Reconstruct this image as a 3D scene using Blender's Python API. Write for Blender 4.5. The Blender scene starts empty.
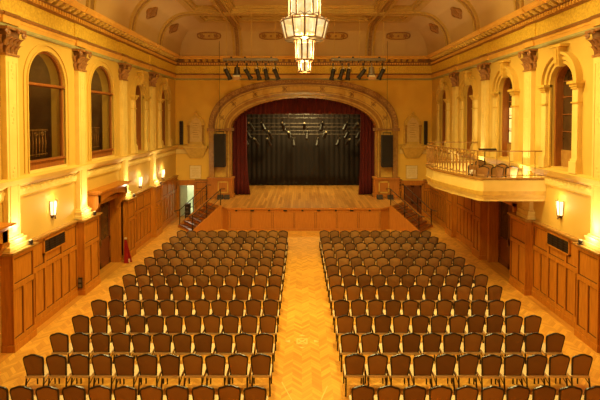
import bpy, bmesh, math, random
from mathutils import Vector, Matrix
random.seed(7)
PI = math.pi
C = bpy.context.scene.collection
S = bpy.context.scene

# ------------------------------------------------------------------ camera
cd = bpy.data.cameras.new('camera'); cam = bpy.data.objects.new('camera', cd); C.objects.link(cam)
cam.location = (0, 0, 6.1); cam.rotation_euler = (math.radians(88.5), 0, 0)
cd.sensor_width = 36; cd.sensor_fit = 'HORIZONTAL'; cd.lens = 36 * 440 / 600
cd.shift_x = -2 / 600; cd.shift_y = -(200 - 130.52) / 600
cd.clip_start = 0.1; cd.clip_end = 200
S.camera = cam

# ------------------------------------------------------------------ world, exposure, unseen lights
w = bpy.data.worlds.new('world'); S.world = w; w.use_nodes = True
w.node_tree.nodes['Background'].inputs[0].default_value = (1.0, 0.6, 0.25, 1)
w.node_tree.nodes['Background'].inputs[1].default_value = 0.0
S.view_settings.view_transform = 'Standard'; S.view_settings.look = 'None'
S.view_settings.exposure = 0.0; S.view_settings.gamma = 1.0
S.view_settings.use_curve_mapping = False
WARM = (1.0, 0.82, 0.30)

def light(kind, loc, energy, color=WARM, size=0.1, aim=None, parent=None, spot=1.0, blend=0.6, name=None):
    d = bpy.data.lights.new(name or 'lamp_light', kind); d.energy = energy; d.color = color
    if kind == 'AREA':
        d.shape = 'DISK'; d.size = size
    else:
        d.shadow_soft_size = size
    if kind == 'SPOT':
        d.spot_size = spot; d.spot_blend = blend
    o = bpy.data.objects.new(name or 'lamp_light', d); C.objects.link(o)
    o.location = loc
    if aim is not None:
        o.rotation_euler = (Vector(aim) - Vector(loc)).to_track_quat('-Z', 'Y').to_euler()
    if parent is not None:
        o.location = Vector(loc) - Vector(ORG[parent.name]); o.parent = parent
    return o

ORG = {}
# two added lamps without bodies, out of view, for chandeliers assumed there
P_BACK = 520; P_FILL = 1100; XD0, XD1 = -3.0, 3.2
light('POINT', (0.1, 5.6, 10.2), P_BACK, size=0.5)
light('POINT', (0.1, -2.2, 9.6), P_BACK * 0.6, size=0.5)
P_CHAND = 8000
# added fill spots just under the ceiling, unseen above the picture
for y_, k_ in ((8.0, 0.15), (12.0, 1.75), (15.5, 1.15)):
    for x_ in (XD0, XD1): light('SPOT', (x_, y_, 11.35), P_FILL * k_, size=0.15, aim=(x_, y_ + 0.6, 0), spot=2.5, blend=0.7, name='added_fill_spot')
# stage wash hung behind the proscenium
light('AREA', (0.2, 29.6, 7.9), 620, size=1.6, aim=(0.2, 29.5, 1.2), color=(1, 0.78, 0.3))

# ------------------------------------------------------------------ materials
def nodes(name):
    m = bpy.data.materials.new(name); m.use_nodes = True
    nt = m.node_tree
    return m, nt, nt.nodes['Principled BSDF']
def N(nt, t, **kw):
    n = nt.nodes.new(t)
    for k, v in kw.items():
        setattr(n, k, v)
    return n
def mth(nt, op, a, b=None, c=None):
    n = N(nt, 'ShaderNodeMath', operation=op)
    for i, x in enumerate((a, b, c)):
        if x is None: continue
        if hasattr(x, 'is_output'): nt.links.new(x, n.inputs[i])
        else: n.inputs[i].default_value = x
    return n.outputs[0]
def mixc(nt, f, a, b):
    n = N(nt, 'ShaderNodeMix', data_type='RGBA')
    for i, x in ((0, f), (6, a), (7, b)):
        if hasattr(x, 'is_output'): nt.links.new(x, n.inputs[i])
        else: n.inputs[i].default_value = x if i == 0 else (*x, 1)
    return n.outputs[2]
def coords(nt, scale=(1, 1, 1), kind='Object'):
    t = N(nt, 'ShaderNodeTexCoord'); mp = N(nt, 'ShaderNodeMapping')
    nt.links.new(t.outputs[kind], mp.inputs[0]); mp.inputs[3].default_value = scale
    return mp.outputs[0]
def noise(nt, vec, scale, detail=3):
    n = N(nt, 'ShaderNodeTexNoise'); nt.links.new(vec, n.inputs['Vector'])
    n.inputs['Scale'].default_value = scale; n.inputs['Detail'].default_value = detail
    return n.outputs[0]
def bump(nt, b, h, strength=0.3, dist=0.02):
    n = N(nt, 'ShaderNodeBump'); nt.links.new(h, n.inputs['Height'])
    n.inputs['Strength'].default_value = strength; n.inputs['Distance'].default_value = dist
    nt.links.new(n.outputs[0], b.inputs['Normal'])
def plain(name, c, c2=None, scale=6, rough=0.6, metal=0.0, stretch=(1, 1, 1), bmp=0.0, bdist=0.02, contrast=(0.35, 0.65)):
    m, nt, b = nodes(name)
    c2 = c2 or tuple(x * 0.88 for x in c)
    v = coords(nt, stretch)
    f = noise(nt, v, scale)
    r = N(nt, 'ShaderNodeMapRange'); nt.links.new(f, r.inputs[0])
    r.inputs[1].default_value, r.inputs[2].default_value = contrast
    nt.links.new(mixc(nt, r.outputs[0], c, c2), b.inputs['Base Color'])
    b.inputs['Roughness'].default_value = rough; b.inputs['Metallic'].default_value = metal
    if bmp: bump(nt, b, f, bmp, bdist)
    return m
M = {}
M['wall'] = plain('wall_plaster', (0.66, 0.415, 0.075), (0.63, 0.39, 0.068), 1.2, 0.6)
M['wall_end'] = plain('end_wall_plaster', (0.82, 0.50, 0.06), (0.78, 0.46, 0.055), 1.2, 0.65)
M['cream'] = plain('cream_plaster', (0.80, 0.58, 0.17), (0.75, 0.53, 0.14), 3, 0.55)
M['gold'] = plain('ochre_moulding', (0.70, 0.44, 0.07), (0.58, 0.34, 0.05), 6, 0.5)
M['orange'] = plain('terracotta_moulding', (0.80, 0.45, 0.08), (0.74, 0.38, 0.06), 4, 0.5)
M['brown'] = plain('brown_moulding', (0.36, 0.16, 0.035), (0.26, 0.11, 0.025), 9, 0.5, bmp=0.3)
M['carved'] = plain('carved_brown_plaster', (0.50, 0.27, 0.06), (0.26, 0.11, 0.025), 14, 0.55, bmp=0.9, bdist=0.05)
M['green'] = plain('grey_green_moulding', (0.42, 0.38, 0.15), (0.36, 0.33, 0.13), 5, 0.55)
M['frieze'] = plain('stippled_frieze_plaster', (0.90, 0.62, 0.07), (0.72, 0.44, 0.045), 16, 0.6, bmp=0.8, bdist=0.04)
M['capital'] = plain('capital_bronze_paint', (0.38, 0.17, 0.04), (0.25, 0.095, 0.025), 12, 0.45)
M['capital_dark'] = plain('capital_ground', (0.24, 0.10, 0.028), None, 12, 0.6)
M['ceil'] = plain('ceiling_plaster', (0.58, 0.385, 0.17), (0.54, 0.35, 0.15), 0.7, 0.8)
M['ceilrib'] = plain('ceiling_rib_paint', (0.54, 0.33, 0.08), (0.47, 0.28, 0.065), 8, 0.7)
M['ceilgold'] = plain('ceiling_gilt_strip', (0.40, 0.21, 0.045), (0.24, 0.11, 0.03), 12, 0.6, bmp=0.6)
M['vent_tan'] = plain('ceiling_grille_tan', (0.40, 0.20, 0.07), (0.32, 0.15, 0.05), 12, 0.6)
M['vent_red'] = plain('ceiling_grille_red', (0.28, 0.10, 0.04), (0.20, 0.07, 0.03), 12, 0.6)
def wood(name, c, c2, grain=(8, 8, 0.7), rough=0.4, scale=3.0):
    m, nt, b = nodes(name)
    v = coords(nt, grain)
    f = noise(nt, v, scale, 5)
    r = N(nt, 'ShaderNodeMapRange'); nt.links.new(f, r.inputs[0]); r.inputs[1].default_value = 0.3; r.inputs[2].default_value = 0.7
    nt.links.new(mixc(nt, r.outputs[0], c, c2), b.inputs['Base Color'])
    b.inputs['Roughness'].default_value = rough
    return m
M['wood'] = wood('wainscot_timber', (0.56, 0.20, 0.014), (0.40, 0.13, 0.008))
M['wood_dark'] = wood('dark_timber', (0.20, 0.055, 0.010), (0.14, 0.036, 0.007))
M['wood_seam_or_shade'] = wood('dark_seam_or_shade', (0.10, 0.028, 0.005), (0.07, 0.02, 0.004))  # dark strips: wainscot shadow lines put into colour, and stage seams
M['wood_light'] = wood('stage_front_timber', (0.50, 0.18, 0.022), (0.40, 0.13, 0.015))
M['wood_frame'] = wood('window_frame_timber', (0.33, 0.11, 0.018), (0.24, 0.07, 0.012))
M['ledge'] = wood('ledge_timber', (0.46, 0.24, 0.055), (0.34, 0.16, 0.035), (2, 2, 2), 0.25)
M['black'] = plain('black_paint', (0.020, 0.010, 0.006), (0.014, 0.007, 0.005), 6, 0.5)
M['iron'] = plain('dark_iron', (0.05, 0.03, 0.018), (0.035, 0.02, 0.012), 10, 0.4, metal=0.6)
M['gilt_iron'] = plain('gilt_iron', (0.42, 0.22, 0.06), (0.28, 0.13, 0.03), 10, 0.4, metal=0.5)
M['grey_metal'] = plain('grey_metal', (0.20, 0.14, 0.085), (0.14, 0.10, 0.06), 10, 0.45)
M['truss'] = plain('dark_truss_metal', (0.09, 0.06, 0.04), (0.06, 0.04, 0.025), 10, 0.5)
M['lamp_face'] = plain('pale_lamp_face', (0.60, 0.48, 0.30), None, 10, 0.5)
M['white'] = plain('off_white_paint', (0.86, 0.82, 0.72), None, 4, 0.5)
M['tablet'] = plain('tablet_stone', (0.60, 0.36, 0.08), (0.52, 0.30, 0.06), 6, 0.6)
M['tablet_light'] = plain('tablet_marble', (0.70, 0.47, 0.15), (0.62, 0.40, 0.12), 6, 0.5)
M['paper'] = plain('notice_board_cream', (0.85, 0.66, 0.32), None, 8, 0.6)
M['red_curtain'] = plain('crimson_velvet', (0.115, 0.006, 0.007), (0.08, 0.004, 0.005), 4, 0.85, stretch=(4, 4, 0.4))
M['black_curtain'] = plain('black_drape', (0.014, 0.006, 0.003), (0.009, 0.004, 0.002), 4, 0.95, stretch=(5, 5, 0.3))
M['red'] = plain('red_plastic', (0.34, 0.010, 0.012), None, 4, 0.4)
M['glass_dark'] = plain('dark_window_glass', (0.05, 0.024, 0.008), (0.10, 0.05, 0.018), 1.5, 0.12)
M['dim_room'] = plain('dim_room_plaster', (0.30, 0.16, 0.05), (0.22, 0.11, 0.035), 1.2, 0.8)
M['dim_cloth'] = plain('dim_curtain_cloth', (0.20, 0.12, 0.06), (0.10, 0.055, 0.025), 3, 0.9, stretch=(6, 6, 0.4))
def emis(name, c, s):
    m, nt, b = nodes(name)
    b.inputs['Base Color'].default_value = (*[min(1, x) for x in c], 1)
    b.inputs['Emission Color'].default_value = (*c, 1); b.inputs['Emission Strength'].default_value = s
    b.inputs['Roughness'].default_value = 0.4
    return m
M['lit_pane'] = emis('lit_blind', (1, 0.78, 0.36), 0.55)
M['sconce_glass'] = emis('sconce_glass', (1, 0.80, 0.42), 1.6)
M['lens'] = emis('lamp_lens', (1, 0.82, 0.5), 0.55)
# window glass that lets the room behind show through
m, nt, b = nodes('clear_window_glass'); tr = N(nt, 'ShaderNodeBsdfTransparent'); gl = N(nt, 'ShaderNodeBsdfGlossy'); mx = N(nt, 'ShaderNodeMixShader')
tr.inputs[0].default_value = (0.8, 0.75, 0.65, 1); gl.inputs['Roughness'].default_value = 0.05; mx.inputs[0].default_value = 0.06
nt.links.new(tr.outputs[0], mx.inputs[1]); nt.links.new(gl.outputs[0], mx.inputs[2]); nt.links.new(mx.outputs[0], nt.nodes['Material Output'].inputs[0])
M['glass'] = m
# chandelier glass: frosted, half see-through, glowing
m, nt, b = nodes('chandelier_glass'); tr = N(nt, 'ShaderNodeBsdfTransparent'); em = N(nt, 'ShaderNodeEmission'); mx = N(nt, 'ShaderNodeMixShader')
tr.inputs[0].default_value = (1, 0.95, 0.85, 1)
v = coords(nt, (1, 1, 1)); f = noise(nt, v, 4.5, 2)
r = N(nt, 'ShaderNodeMapRange'); nt.links.new(f, r.inputs[0]); r.inputs[1].default_value = 0.35; r.inputs[2].default_value = 0.65
nt.links.new(mixc(nt, r.outputs[0], (1.0, 0.60, 0.17), (1.0, 0.82, 0.42)), em.inputs[0]); em.inputs[1].default_value = 1.12
mx.inputs[0].default_value = 0.8
nt.links.new(tr.outputs[0], mx.inputs[1]); nt.links.new(em.outputs[0], mx.inputs[2]); nt.links.new(mx.outputs[0], nt.nodes['Material Output'].inputs[0])
M['chand_glass'] = m
M['chand_metal'] = plain('chandelier_brass', (0.13, 0.05, 0.010), (0.09, 0.034, 0.007), 8, 0.6)

def fabric(name, c, c2):
    m, nt, b = nodes(name)
    oi = N(nt, 'ShaderNodeObjectInfo')
    f = noise(nt, coords(nt), 120, 2)
    base = mixc(nt, oi.outputs['Random'], c, c2)
    mm = N(nt, 'ShaderNodeMix', data_type='RGBA', blend_type='MULTIPLY'); mm.inputs[0].default_value = 0.35
    nt.links.new(base, mm.inputs[6]); nt.links.new(f, mm.inputs[7])
    nt.links.new(mm.outputs[2], b.inputs['Base Color']); b.inputs['Roughness'].default_value = 0.75
    b.inputs['Sheen Weight'].default_value = 0.15
    return m
M['chair_back'] = fabric('brown_chair_fabric', (0.22, 0.094, 0.017), (0.42, 0.205, 0.046))
M['chair_seat'] = fabric('seat_fabric_lit_tan', (0.85, 0.62, 0.32), (0.78, 0.54, 0.26))  # same brown fabric; strong light from above is painted in as tan
M['chair_frame'] = plain('black_chair_tube', (0.020, 0.009, 0.005), None, 6, 0.28)
M['chair_trim'] = plain('pale_chair_trim', (0.80, 0.58, 0.28), None, 6, 0.35)

def floor_material():
    m, nt, b = nodes('parquet_floor')
    t = N(nt, 'ShaderNodeTexCoord'); s = N(nt, 'ShaderNodeSeparateXYZ'); nt.links.new(t.outputs['Object'], s.inputs[0])
    x, y = s.outputs[0], s.outputs[1]
    per, wd = 0.46, 0.115
    xs = mth(nt, 'DIVIDE', x, per)
    tri = mth(nt, 'MULTIPLY', mth(nt, 'ABSOLUTE', mth(nt, 'SUBTRACT', mth(nt, 'FRACT', xs), 0.5)), per * 1.0)
    q = mth(nt, 'DIVIDE', mth(nt, 'ADD', y, tri), wd)
    band = mth(nt, 'FLOOR', q); col = mth(nt, 'FLOOR', mth(nt, 'MULTIPLY', xs, 2.0))
    cv = N(nt, 'ShaderNodeCombineXYZ'); nt.links.new(col, cv.inputs[0]); nt.links.new(band, cv.inputs[1])
    wn = N(nt, 'ShaderNodeTexWhiteNoise', noise_dimensions='2D'); nt.links.new(cv.outputs[0], wn.inputs['Vector'])
    # straight border boards along the walls
    bx = mth(nt, 'FLOOR', mth(nt, 'DIVIDE', x, 0.13)); by = mth(nt, 'FLOOR', mth(nt, 'ADD', mth(nt, 'DIVIDE', y, 1.6), mth(nt, 'MULTIPLY', bx, 0.37)))
    cv2 = N(nt, 'ShaderNodeCombineXYZ'); nt.links.new(bx, cv2.inputs[0]); nt.links.new(by, cv2.inputs[1])
    wn2 = N(nt, 'ShaderNodeTexWhiteNoise', noise_dimensions='2D'); nt.links.new(cv2.outputs[0], wn2.inputs['Vector'])
    side = mth(nt, 'GREATER_THAN', mth(nt, 'ABSOLUTE', mth(nt, 'SUBTRACT', x, 0.1)), 7.62)
    c1 = mixc(nt, wn.outputs[0], FL1, FL2)
    c2 = mixc(nt, wn2.outputs[0], FB1, FB2)
    gap = mth(nt, 'LESS_THAN', mth(nt, 'FRACT', q), 0.07)
    gap2 = mth(nt, 'LESS_THAN', mth(nt, 'FRACT', mth(nt, 'DIVIDE', x, 0.13)), 0.07)
    c1 = mixc(nt, mth(nt, 'MULTIPLY', gap, 0.45), c1, (0.34, 0.13, 0.02))
    c2 = mixc(nt, mth(nt, 'MULTIPLY', gap2, 0.45), c2, (0.26, 0.09, 0.015))
    nz = noise(nt, coords(nt, (1, 1, 1)), 0.8, 4)
    base = mixc(nt, side, c1, c2)
    mm = N(nt, 'ShaderNodeMix', data_type='RGBA', blend_type='MULTIPLY'); mm.inputs[0].default_value = 0.35
    rr = N(nt, 'ShaderNodeMapRange'); nt.links.new(nz, rr.inputs[0]); rr.inputs[3].default_value = 0.6; rr.inputs[4].default_value = 1.25
    nt.links.new(base, mm.inputs[6]); nt.links.new(rr.outputs[0], mm.inputs[7])
    nt.links.new(mm.outputs[2], b.inputs['Base Color'])
    b.inputs['Roughness'].default_value = 0.38
    return m
FL1, FL2 = (0.84, 0.43, 0.06), (0.62, 0.27, 0.032)
FB1, FB2 = (0.66, 0.28, 0.032), (0.50, 0.19, 0.02)
M['floor'] = floor_material()
def stage_floor():
    m, nt, b = nodes('stage_boards')
    t = N(nt, 'ShaderNodeTexCoord'); s = N(nt, 'ShaderNodeSeparateXYZ'); nt.links.new(t.outputs['Object'], s.inputs[0])
    q = mth(nt, 'DIVIDE', s.outputs[0], 0.14); bx = mth(nt, 'FLOOR', q)
    by = mth(nt, 'FLOOR', mth(nt, 'ADD', mth(nt, 'DIVIDE', s.outputs[1], 2.2), mth(nt, 'MULTIPLY', bx, 0.41)))
    cv = N(nt, 'ShaderNodeCombineXYZ'); nt.links.new(bx, cv.inputs[0]); nt.links.new(by, cv.inputs[1])
    wn = N(nt, 'ShaderNodeTexWhiteNoise', noise_dimensions='2D'); nt.links.new(cv.outputs[0], wn.inputs['Vector'])
    c = mixc(nt, wn.outputs[0], (0.60, 0.27, 0.05), (0.38, 0.15, 0.025))
    c = mixc(nt, mth(nt, 'MULTIPLY', mth(nt, 'LESS_THAN', mth(nt, 'FRACT', q), 0.08), 0.5), c, (0.1, 0.04, 0.01))
    nt.links.new(c, b.inputs['Base Color']); b.inputs['Roughness'].default_value = 0.35
    return m
M['stage'] = stage_floor()

# ------------------------------------------------------------------ mesh helpers
def tag(o, label=None, cat=None, group=None, kind=None):
    if label: o['label'] = label
    if cat: o['category'] = cat
    if group: o['group'] = group
    if kind: o['kind'] = kind
    return o
def thing(name, label, cat, loc=(0, 0, 0), group=None):
    o = bpy.data.objects.new(name, None); C.objects.link(o); o.location = loc; o.empty_display_size = 0.2
    ORG[o.name] = tuple(loc)
    return tag(o, label, cat, group)

class MB:
    def __init__(self, T=None):
        self.v = []; self.f = []; self.T = T
    def add(self, vs, fs):
        o = len(self.v)
        for p in vs:
            p = tuple(p)
            self.v.append(self.T(*p) if self.T else p)
        self.f += [tuple(o + i for i in f) for f in fs]
        return self
    def box(self, x0, x1, y0, y1, z0, z1):
        return self.hexa([(x0, y0, z0), (x1, y0, z0), (x1, y1, z0), (x0, y1, z0)], [(x0, y0, z1), (x1, y0, z1), (x1, y1, z1), (x0, y1, z1)])
    def hexa(self, A, B):
        n = len(A)
        fs = [tuple(range(n))[::-1], tuple(range(n, 2 * n))] + [(i, (i + 1) % n, n + (i + 1) % n, n + i) for i in range(n)]
        return self.add(list(A) + list(B), fs)
    def prism(self, ring, vec):
        v = Vector(vec)
        return self.hexa(ring, [tuple(Vector(p) + v) for p in ring])
    def quad(self, *p):
        return self.add(p, [tuple(range(len(p)))])
    def grid(self, rows, closed=False):
        n, k = len(rows), len(rows[0])
        fs = []
        for i in range(n - 1):
            for j in range(k if closed else k - 1):
                a, b = i * k + j, i * k + (j + 1) % k
                fs.append((a, b, b + k, a + k))
        return self.add([p for r in rows for p in r], fs)
    def tube(self, pts, r, n=8, caps=True, closed=False):
        pts = [Vector(p) for p in pts]; rows = []; ref = None
        L = len(pts)
        for i, p in enumerate(pts):
            if closed: d = pts[(i + 1) % L] - pts[i - 1]
            else: d = pts[min(i + 1, L - 1)] - pts[max(i - 1, 0)]
            d.normalize()
            if ref is None:
                ref = d.cross(Vector((0, 0, 1)))
                if ref.length < 1e-3: ref = d.cross(Vector((1, 0, 0)))
            ref = (ref - d * ref.dot(d)).normalized(); bn = d.cross(ref)
            rr = r[i] if isinstance(r, (list, tuple)) else r
            rows.append([tuple(p + ref * (rr * math.cos(2 * PI * j / n)) + bn * (rr * math.sin(2 * PI * j / n))) for j in range(n)])
        if closed: rows.append(rows[0])
        o = len(self.v)
        self.grid(rows, True)
        if caps and not closed:
            self.f.append(tuple(o + j for j in range(n))[::-1]); self.f.append(tuple(o + (L - 1) * n + j for j in range(n)))
        return self
    def lathe(self, prof, c=(0, 0), n=20, a0=0.0, a1=2 * PI):
        full = abs(a1 - a0 - 2 * PI) < 1e-6
        k = n if full else n + 1
        rows = [[(c[0] + r * math.cos(a0 + (a1 - a0) * j / n), c[1] + r * math.sin(a0 + (a1 - a0) * j / n), z) for j in range(k)] for r, z in prof]
        return self.grid(rows, full)
    def sphere(self, c, r, n=10, sc=(1, 1, 1)):
        rows = []
        for i in range(n // 2 + 1):
            t = PI * i / (n // 2)
            rows.append([(c[0] + sc[0] * r * max(math.sin(t), 1e-3) * math.cos(2 * PI * j / n), c[1] + sc[1] * r * max(math.sin(t), 1e-3) * math.sin(2 * PI * j / n), c[2] - sc[2] * r * math.cos(t)) for j in range(n)])
        return self.grid(rows, True)
    def build(self, name, mat, parent=None, smooth=False, bevel=0, org=None, wobble=0):
        if parent is not None: o_ = Vector(ORG[parent.name])
        elif org is not None: o_ = Vector(org)
        else:
            xs, ys, zs = zip(*self.v)
            o_ = Vector(((min(xs) + max(xs)) / 2, (min(ys) + max(ys)) / 2, min(zs)))
        me = bpy.data.meshes.new(name)
        me.from_pydata([tuple(Vector(p) - o_) for p in self.v], [], self.f)
        bm = bmesh.new(); bm.from_mesh(me)
        bmesh.ops.remove_doubles(bm, verts=bm.verts, dist=1e-5)
        bmesh.ops.recalc_face_normals(bm, faces=bm.faces)
        if smooth:
            for f in bm.faces: f.smooth = True
            for e in bm.edges:
                if len(e.link_faces) == 2 and e.calc_face_angle(0) > 0.7: e.smooth = False
        bm.to_mesh(me); bm.free()
        me.materials.append(M[mat] if isinstance(mat, str) else mat)
        o = bpy.data.objects.new(name, me); C.objects.link(o)
        if parent is not None: o.parent = parent
        else: o.location = o_
        ORG[o.name] = tuple(o_)
        if bevel:
            md = o.modifiers.new('bevel', 'BEVEL'); md.width = bevel; md.segments = 2; md.limit_method = 'ANGLE'
        return o
def struct(o):
    o['kind'] = 'structure'; return o
def sroot(name, loc=(0, 0, 0)):
    o = bpy.data.objects.new(name, None); C.objects.link(o); o.location = loc; ORG[o.name] = tuple(loc); o['kind'] = 'structure'
    return o
def dup(root, loc, rz=None, label=None, group=None):
    r = root.copy(); C.objects.link(r); r.location = loc
    if rz is not None: r.rotation_euler = (0, 0, rz)
    if label: r['label'] = label
    if group: r['group'] = group
    kids = []
    for ch in list(root.children):
        c = ch.copy(); C.objects.link(c); c.parent = r; kids.append(c)
        for g in list(ch.children):
            d = g.copy(); C.objects.link(d); d.parent = c
    return r

# ------------------------------------------------------------------ dimensions
XL, XR, XC = -7.85, 8.05, 0.1
YE, YB = 27.3, -7.0
ZCOR, ZTOP = 9.9, 11.6
PIL = [11.73, 15.47, 19.2, 22.93]
BAY = [13.6, 17.32, 21.15, 24.95]
def LT(u, d, z): return (XL + d, u, z)
def RT(u, d, z): return (XR - d, u, z)
SIDE = {'left': LT, 'right': RT}

# ------------------------------------------------------------------ floor and walls
struct(MB().box(XL - 0.6, XR + 0.6, YB, YE + 0.4, -0.12, 0).build('floor', 'floor', org=(0, 0, 0)))
def arch_hole(c, r, zb, zs, n=16):
    us = [c + r * math.cos(PI - PI * i / n) for i in range(n + 1)]
    def f(u): return (zb, zs + math.sqrt(max(0, r * r - (u - c) ** 2)))
    return (us, f)
def rect_hole(a, b, z0, z1): return ([a, b], lambda u: (z0, z1))
def wall_mb(T, u0, u1, z0, z1, holes, thick):
    """front skin of a wall with holes, plus the reveals of each hole going back by thick"""
    mb = MB(T)
    cuts = sorted(set([u0, u1] + [round(u, 6) for h in holes for u in h[0]]))
    for a, b in zip(cuts, cuts[1:]):
        mid = (a + b) / 2; sp = []
        for us, f in holes:
            if min(us) < mid < max(us): sp.append((f(max(a, min(us) + 1e-9)), f(min(b, max(us) - 1e-9))))
        sp.sort(key=lambda s: s[0][0])
        la, lb = z0, z0
        for (p, q) in sp:
            if p[0] - la > 1e-6 or q[0] - lb > 1e-6: mb.quad((a, 0, la), (b, 0, lb), (b, 0, q[0]), (a, 0, p[0]))
            la, lb = p[1], q[1]
            mb.quad((a, 0, p[1]), (b, 0, q[1]), (b, -thick, q[1]), (a, -thick, p[1]))
            if p[0] > z0: mb.quad((a, 0, p[0]), (b, 0, q[0]), (b, -thick, q[0]), (a, -thick, p[0]))
        mb.quad((a, 0, la), (b, 0, lb), (b, 0, z1), (a, 0, z1))
    for us, f in holes:
        for u in (min(us), max(us)):
            lo, hi = f(u)
            if hi - lo > 0.01: mb.quad((u, 0, lo), (u, 0, hi), (u, -thick, hi), (u, -thick, lo))
    return mb
DOOR = (16.5, 18.65, 2.85); DOOR0 = (8.75, 10.95, 2.85)
WT = 0.14
big = [arch_hole(c, 0.98, 4.58, 7.2) for c in BAY[:2]]
small = lambda c: arch_hole(c, 0.60, 4.58, 7.2)
wl = wall_mb(LT, YB, YE, 0, ZCOR, big + [small(c) for c in BAY[2:]] + [rect_hole(DOOR[0], DOOR[1], 0, DOOR[2]), rect_hole(DOOR0[0], DOOR0[1], 0, DOOR0[2])], 0.45)
struct(wl.build('wall_left', 'wall'))
wr = wall_mb(RT, YB, YE, 0, ZCOR, [small(c) for c in BAY] + [rect_hole(DOOR[0], DOOR[1], 0, DOOR[2])], 0.45)
struct(wr.build('wall_right', 'wall'))
struct(MB().box(XL - 0.3, XR + 0.3, YB - 0.2, YB, 0, ZTOP).build('wall_back', 'wall'))
# end wall with the proscenium opening and a doorway on the left
XS = 0.09
def arch_pt(t, ang):
    """point of the proscenium arch family: t=0 inner edge, t=1 outer edge; ang 0..pi"""
    a = 4.47 + 1.37 * t; b = 1.95 + 1.14 * t; n = 2.0 + 0.45 * t
    c, s = math.cos(ang), math.sin(ang)
    return (XS + a * math.copysign(abs(c) ** (2 / n), c), 5.45 + b * abs(s) ** (2 / n))
def ET(u, d, z): return (u, YE - d, z)
us = [arch_pt(0.6, PI - PI * i / 40)[0] for i in range(41)]
def pf(u):
    a = 4.47 + 1.37 * 0.6; b = 1.95 + 1.14 * 0.6; n = 2.0 + 0.45 * 0.6
    return (0, 5.45 + b * max(0, 1 - abs((u - XS) / a) ** n) ** (1 / n))
LDOOR = (-7.62, -6.72, 1.98)
struct(wall_mb(ET, XL, XR, 0, ZCOR, [(us, pf), rect_hole(LDOOR[0], LDOOR[1], 0, LDOOR[2])], 0.35).build('wall_end', 'wall_end'))

# ------------------------------------------------------------------ ceiling with coves
R_ = 1.6; D0 = 0.42
def czd(d):
    t = min(1, max(0, (d - D0) / R_)); return ZCOR + (ZTOP - ZCOR) * math.sqrt(max(0, 1 - (1 - t) ** 2))
def cz(x, y): return czd(min(x - XL, XR - x, YE - y))
ds = [D0 + R_ * (1 - math.cos(PI / 2 * i / 12)) for i in range(13)]
xs = [XL + d for d in ds] + [XC] + [XR - d for d in reversed(ds)]
ys = [YB, 5] + [YE - d for d in reversed(ds)]
# mitred cove: extra y cuts are not needed because each corner cell is split on its diagonal
mb = MB()
def nest(d): return [(XL + d, YB, czd(d)), (XL + d, YE - d, czd(d)), (XR - d, YE - d, czd(d)), (XR - d, YB, czd(d))]
for a, b in zip(ds, ds[1:]):
    A, B = nest(a), nest(b)
    for i in range(3): mb.quad(A[i], A[i + 1], B[i + 1], B[i])
e = nest(ds[-1])
mb.quad(e[0], (e[0][0], 0.5, ZTOP), (e[3][0], 0.5, ZTOP), e[3])
ceil = struct(mb.build('ceiling', 'ceil', smooth=True))
def strip(mb, path, nrm, side, w, t0, t1, off=0.0):
    """a band of half-width w lying on a path, from depth t0 to t1 below the ceiling"""
    rows = []
    for p, n in zip(path, nrm):
        p = Vector(p); n = Vector(n); s = Vector(side)
        rows.append([tuple(p + s * (off - w) + n * t0), tuple(p + s * (off - w) + n * t1), tuple(p + s * (off + w) + n * t1), tuple(p + s * (off + w) + n * t0)])
    mb.grid(rows, True)
def cross_path(y):
    ts = [PI / 2 * i / 10 for i in range(11)]
    L = [(XL + D0 + R_ * (1 - math.cos(t)), y, ZCOR + (ZTOP - ZCOR) * math.sin(t)) for t in ts]
    nL = [(math.cos(t), 0, -math.sin(t)) for t in ts]
    Rr = [(XR - D0 - R_ * (1 - math.cos(t)), y, ZCOR + (ZTOP - ZCOR) * math.sin(t)) for t in reversed(ts)]
    nR = [(-math.cos(t), 0, -math.sin(t)) for t in reversed(ts)]
    return L + Rr, nL + nR
def long_path(x):
    ts = [PI / 2 * i / 10 for i in range(11)]
    E_ = [(x, YE - D0 - R_ * (1 - math.cos(t)), ZCOR + (ZTOP - ZCOR) * math.sin(t)) for t in ts]
    nE = [(0, -math.cos(t), -math.sin(t)) for t in ts]
    return E_ + [(x, YB, ZTOP)], nE + [(0, 0, -1)]
edge = MB(); gilt = MB()
for y in PIL + [8.0, 4.27, 0.5]:
    p, n = cross_path(y)
    strip(edge, p, n, (0, 1, 0), 0.06, -0.02, 0.10, -0.20); strip(edge, p, n, (0, 1, 0), 0.06, -0.02, 0.10, 0.20)
    strip(gilt, p, n, (0, 1, 0), 0.14, -0.02, 0.05)
for x in (XC - 4.0, XC + 4.0):
    p, n = long_path(x)
    strip(edge, p, n, (1, 0, 0), 0.06, -0.02, 0.09, -0.22); strip(edge, p, n, (1, 0, 0), 0.06, -0.02, 0.09, 0.22)
    strip(gilt, p, n, (1, 0, 0), 0.10, -0.02, 0.045)
edge.build('rib_edge', 'ceilrib', ceil); gilt.build('rib_ornament', 'ceilgold', ceil, smooth=True)
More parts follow.
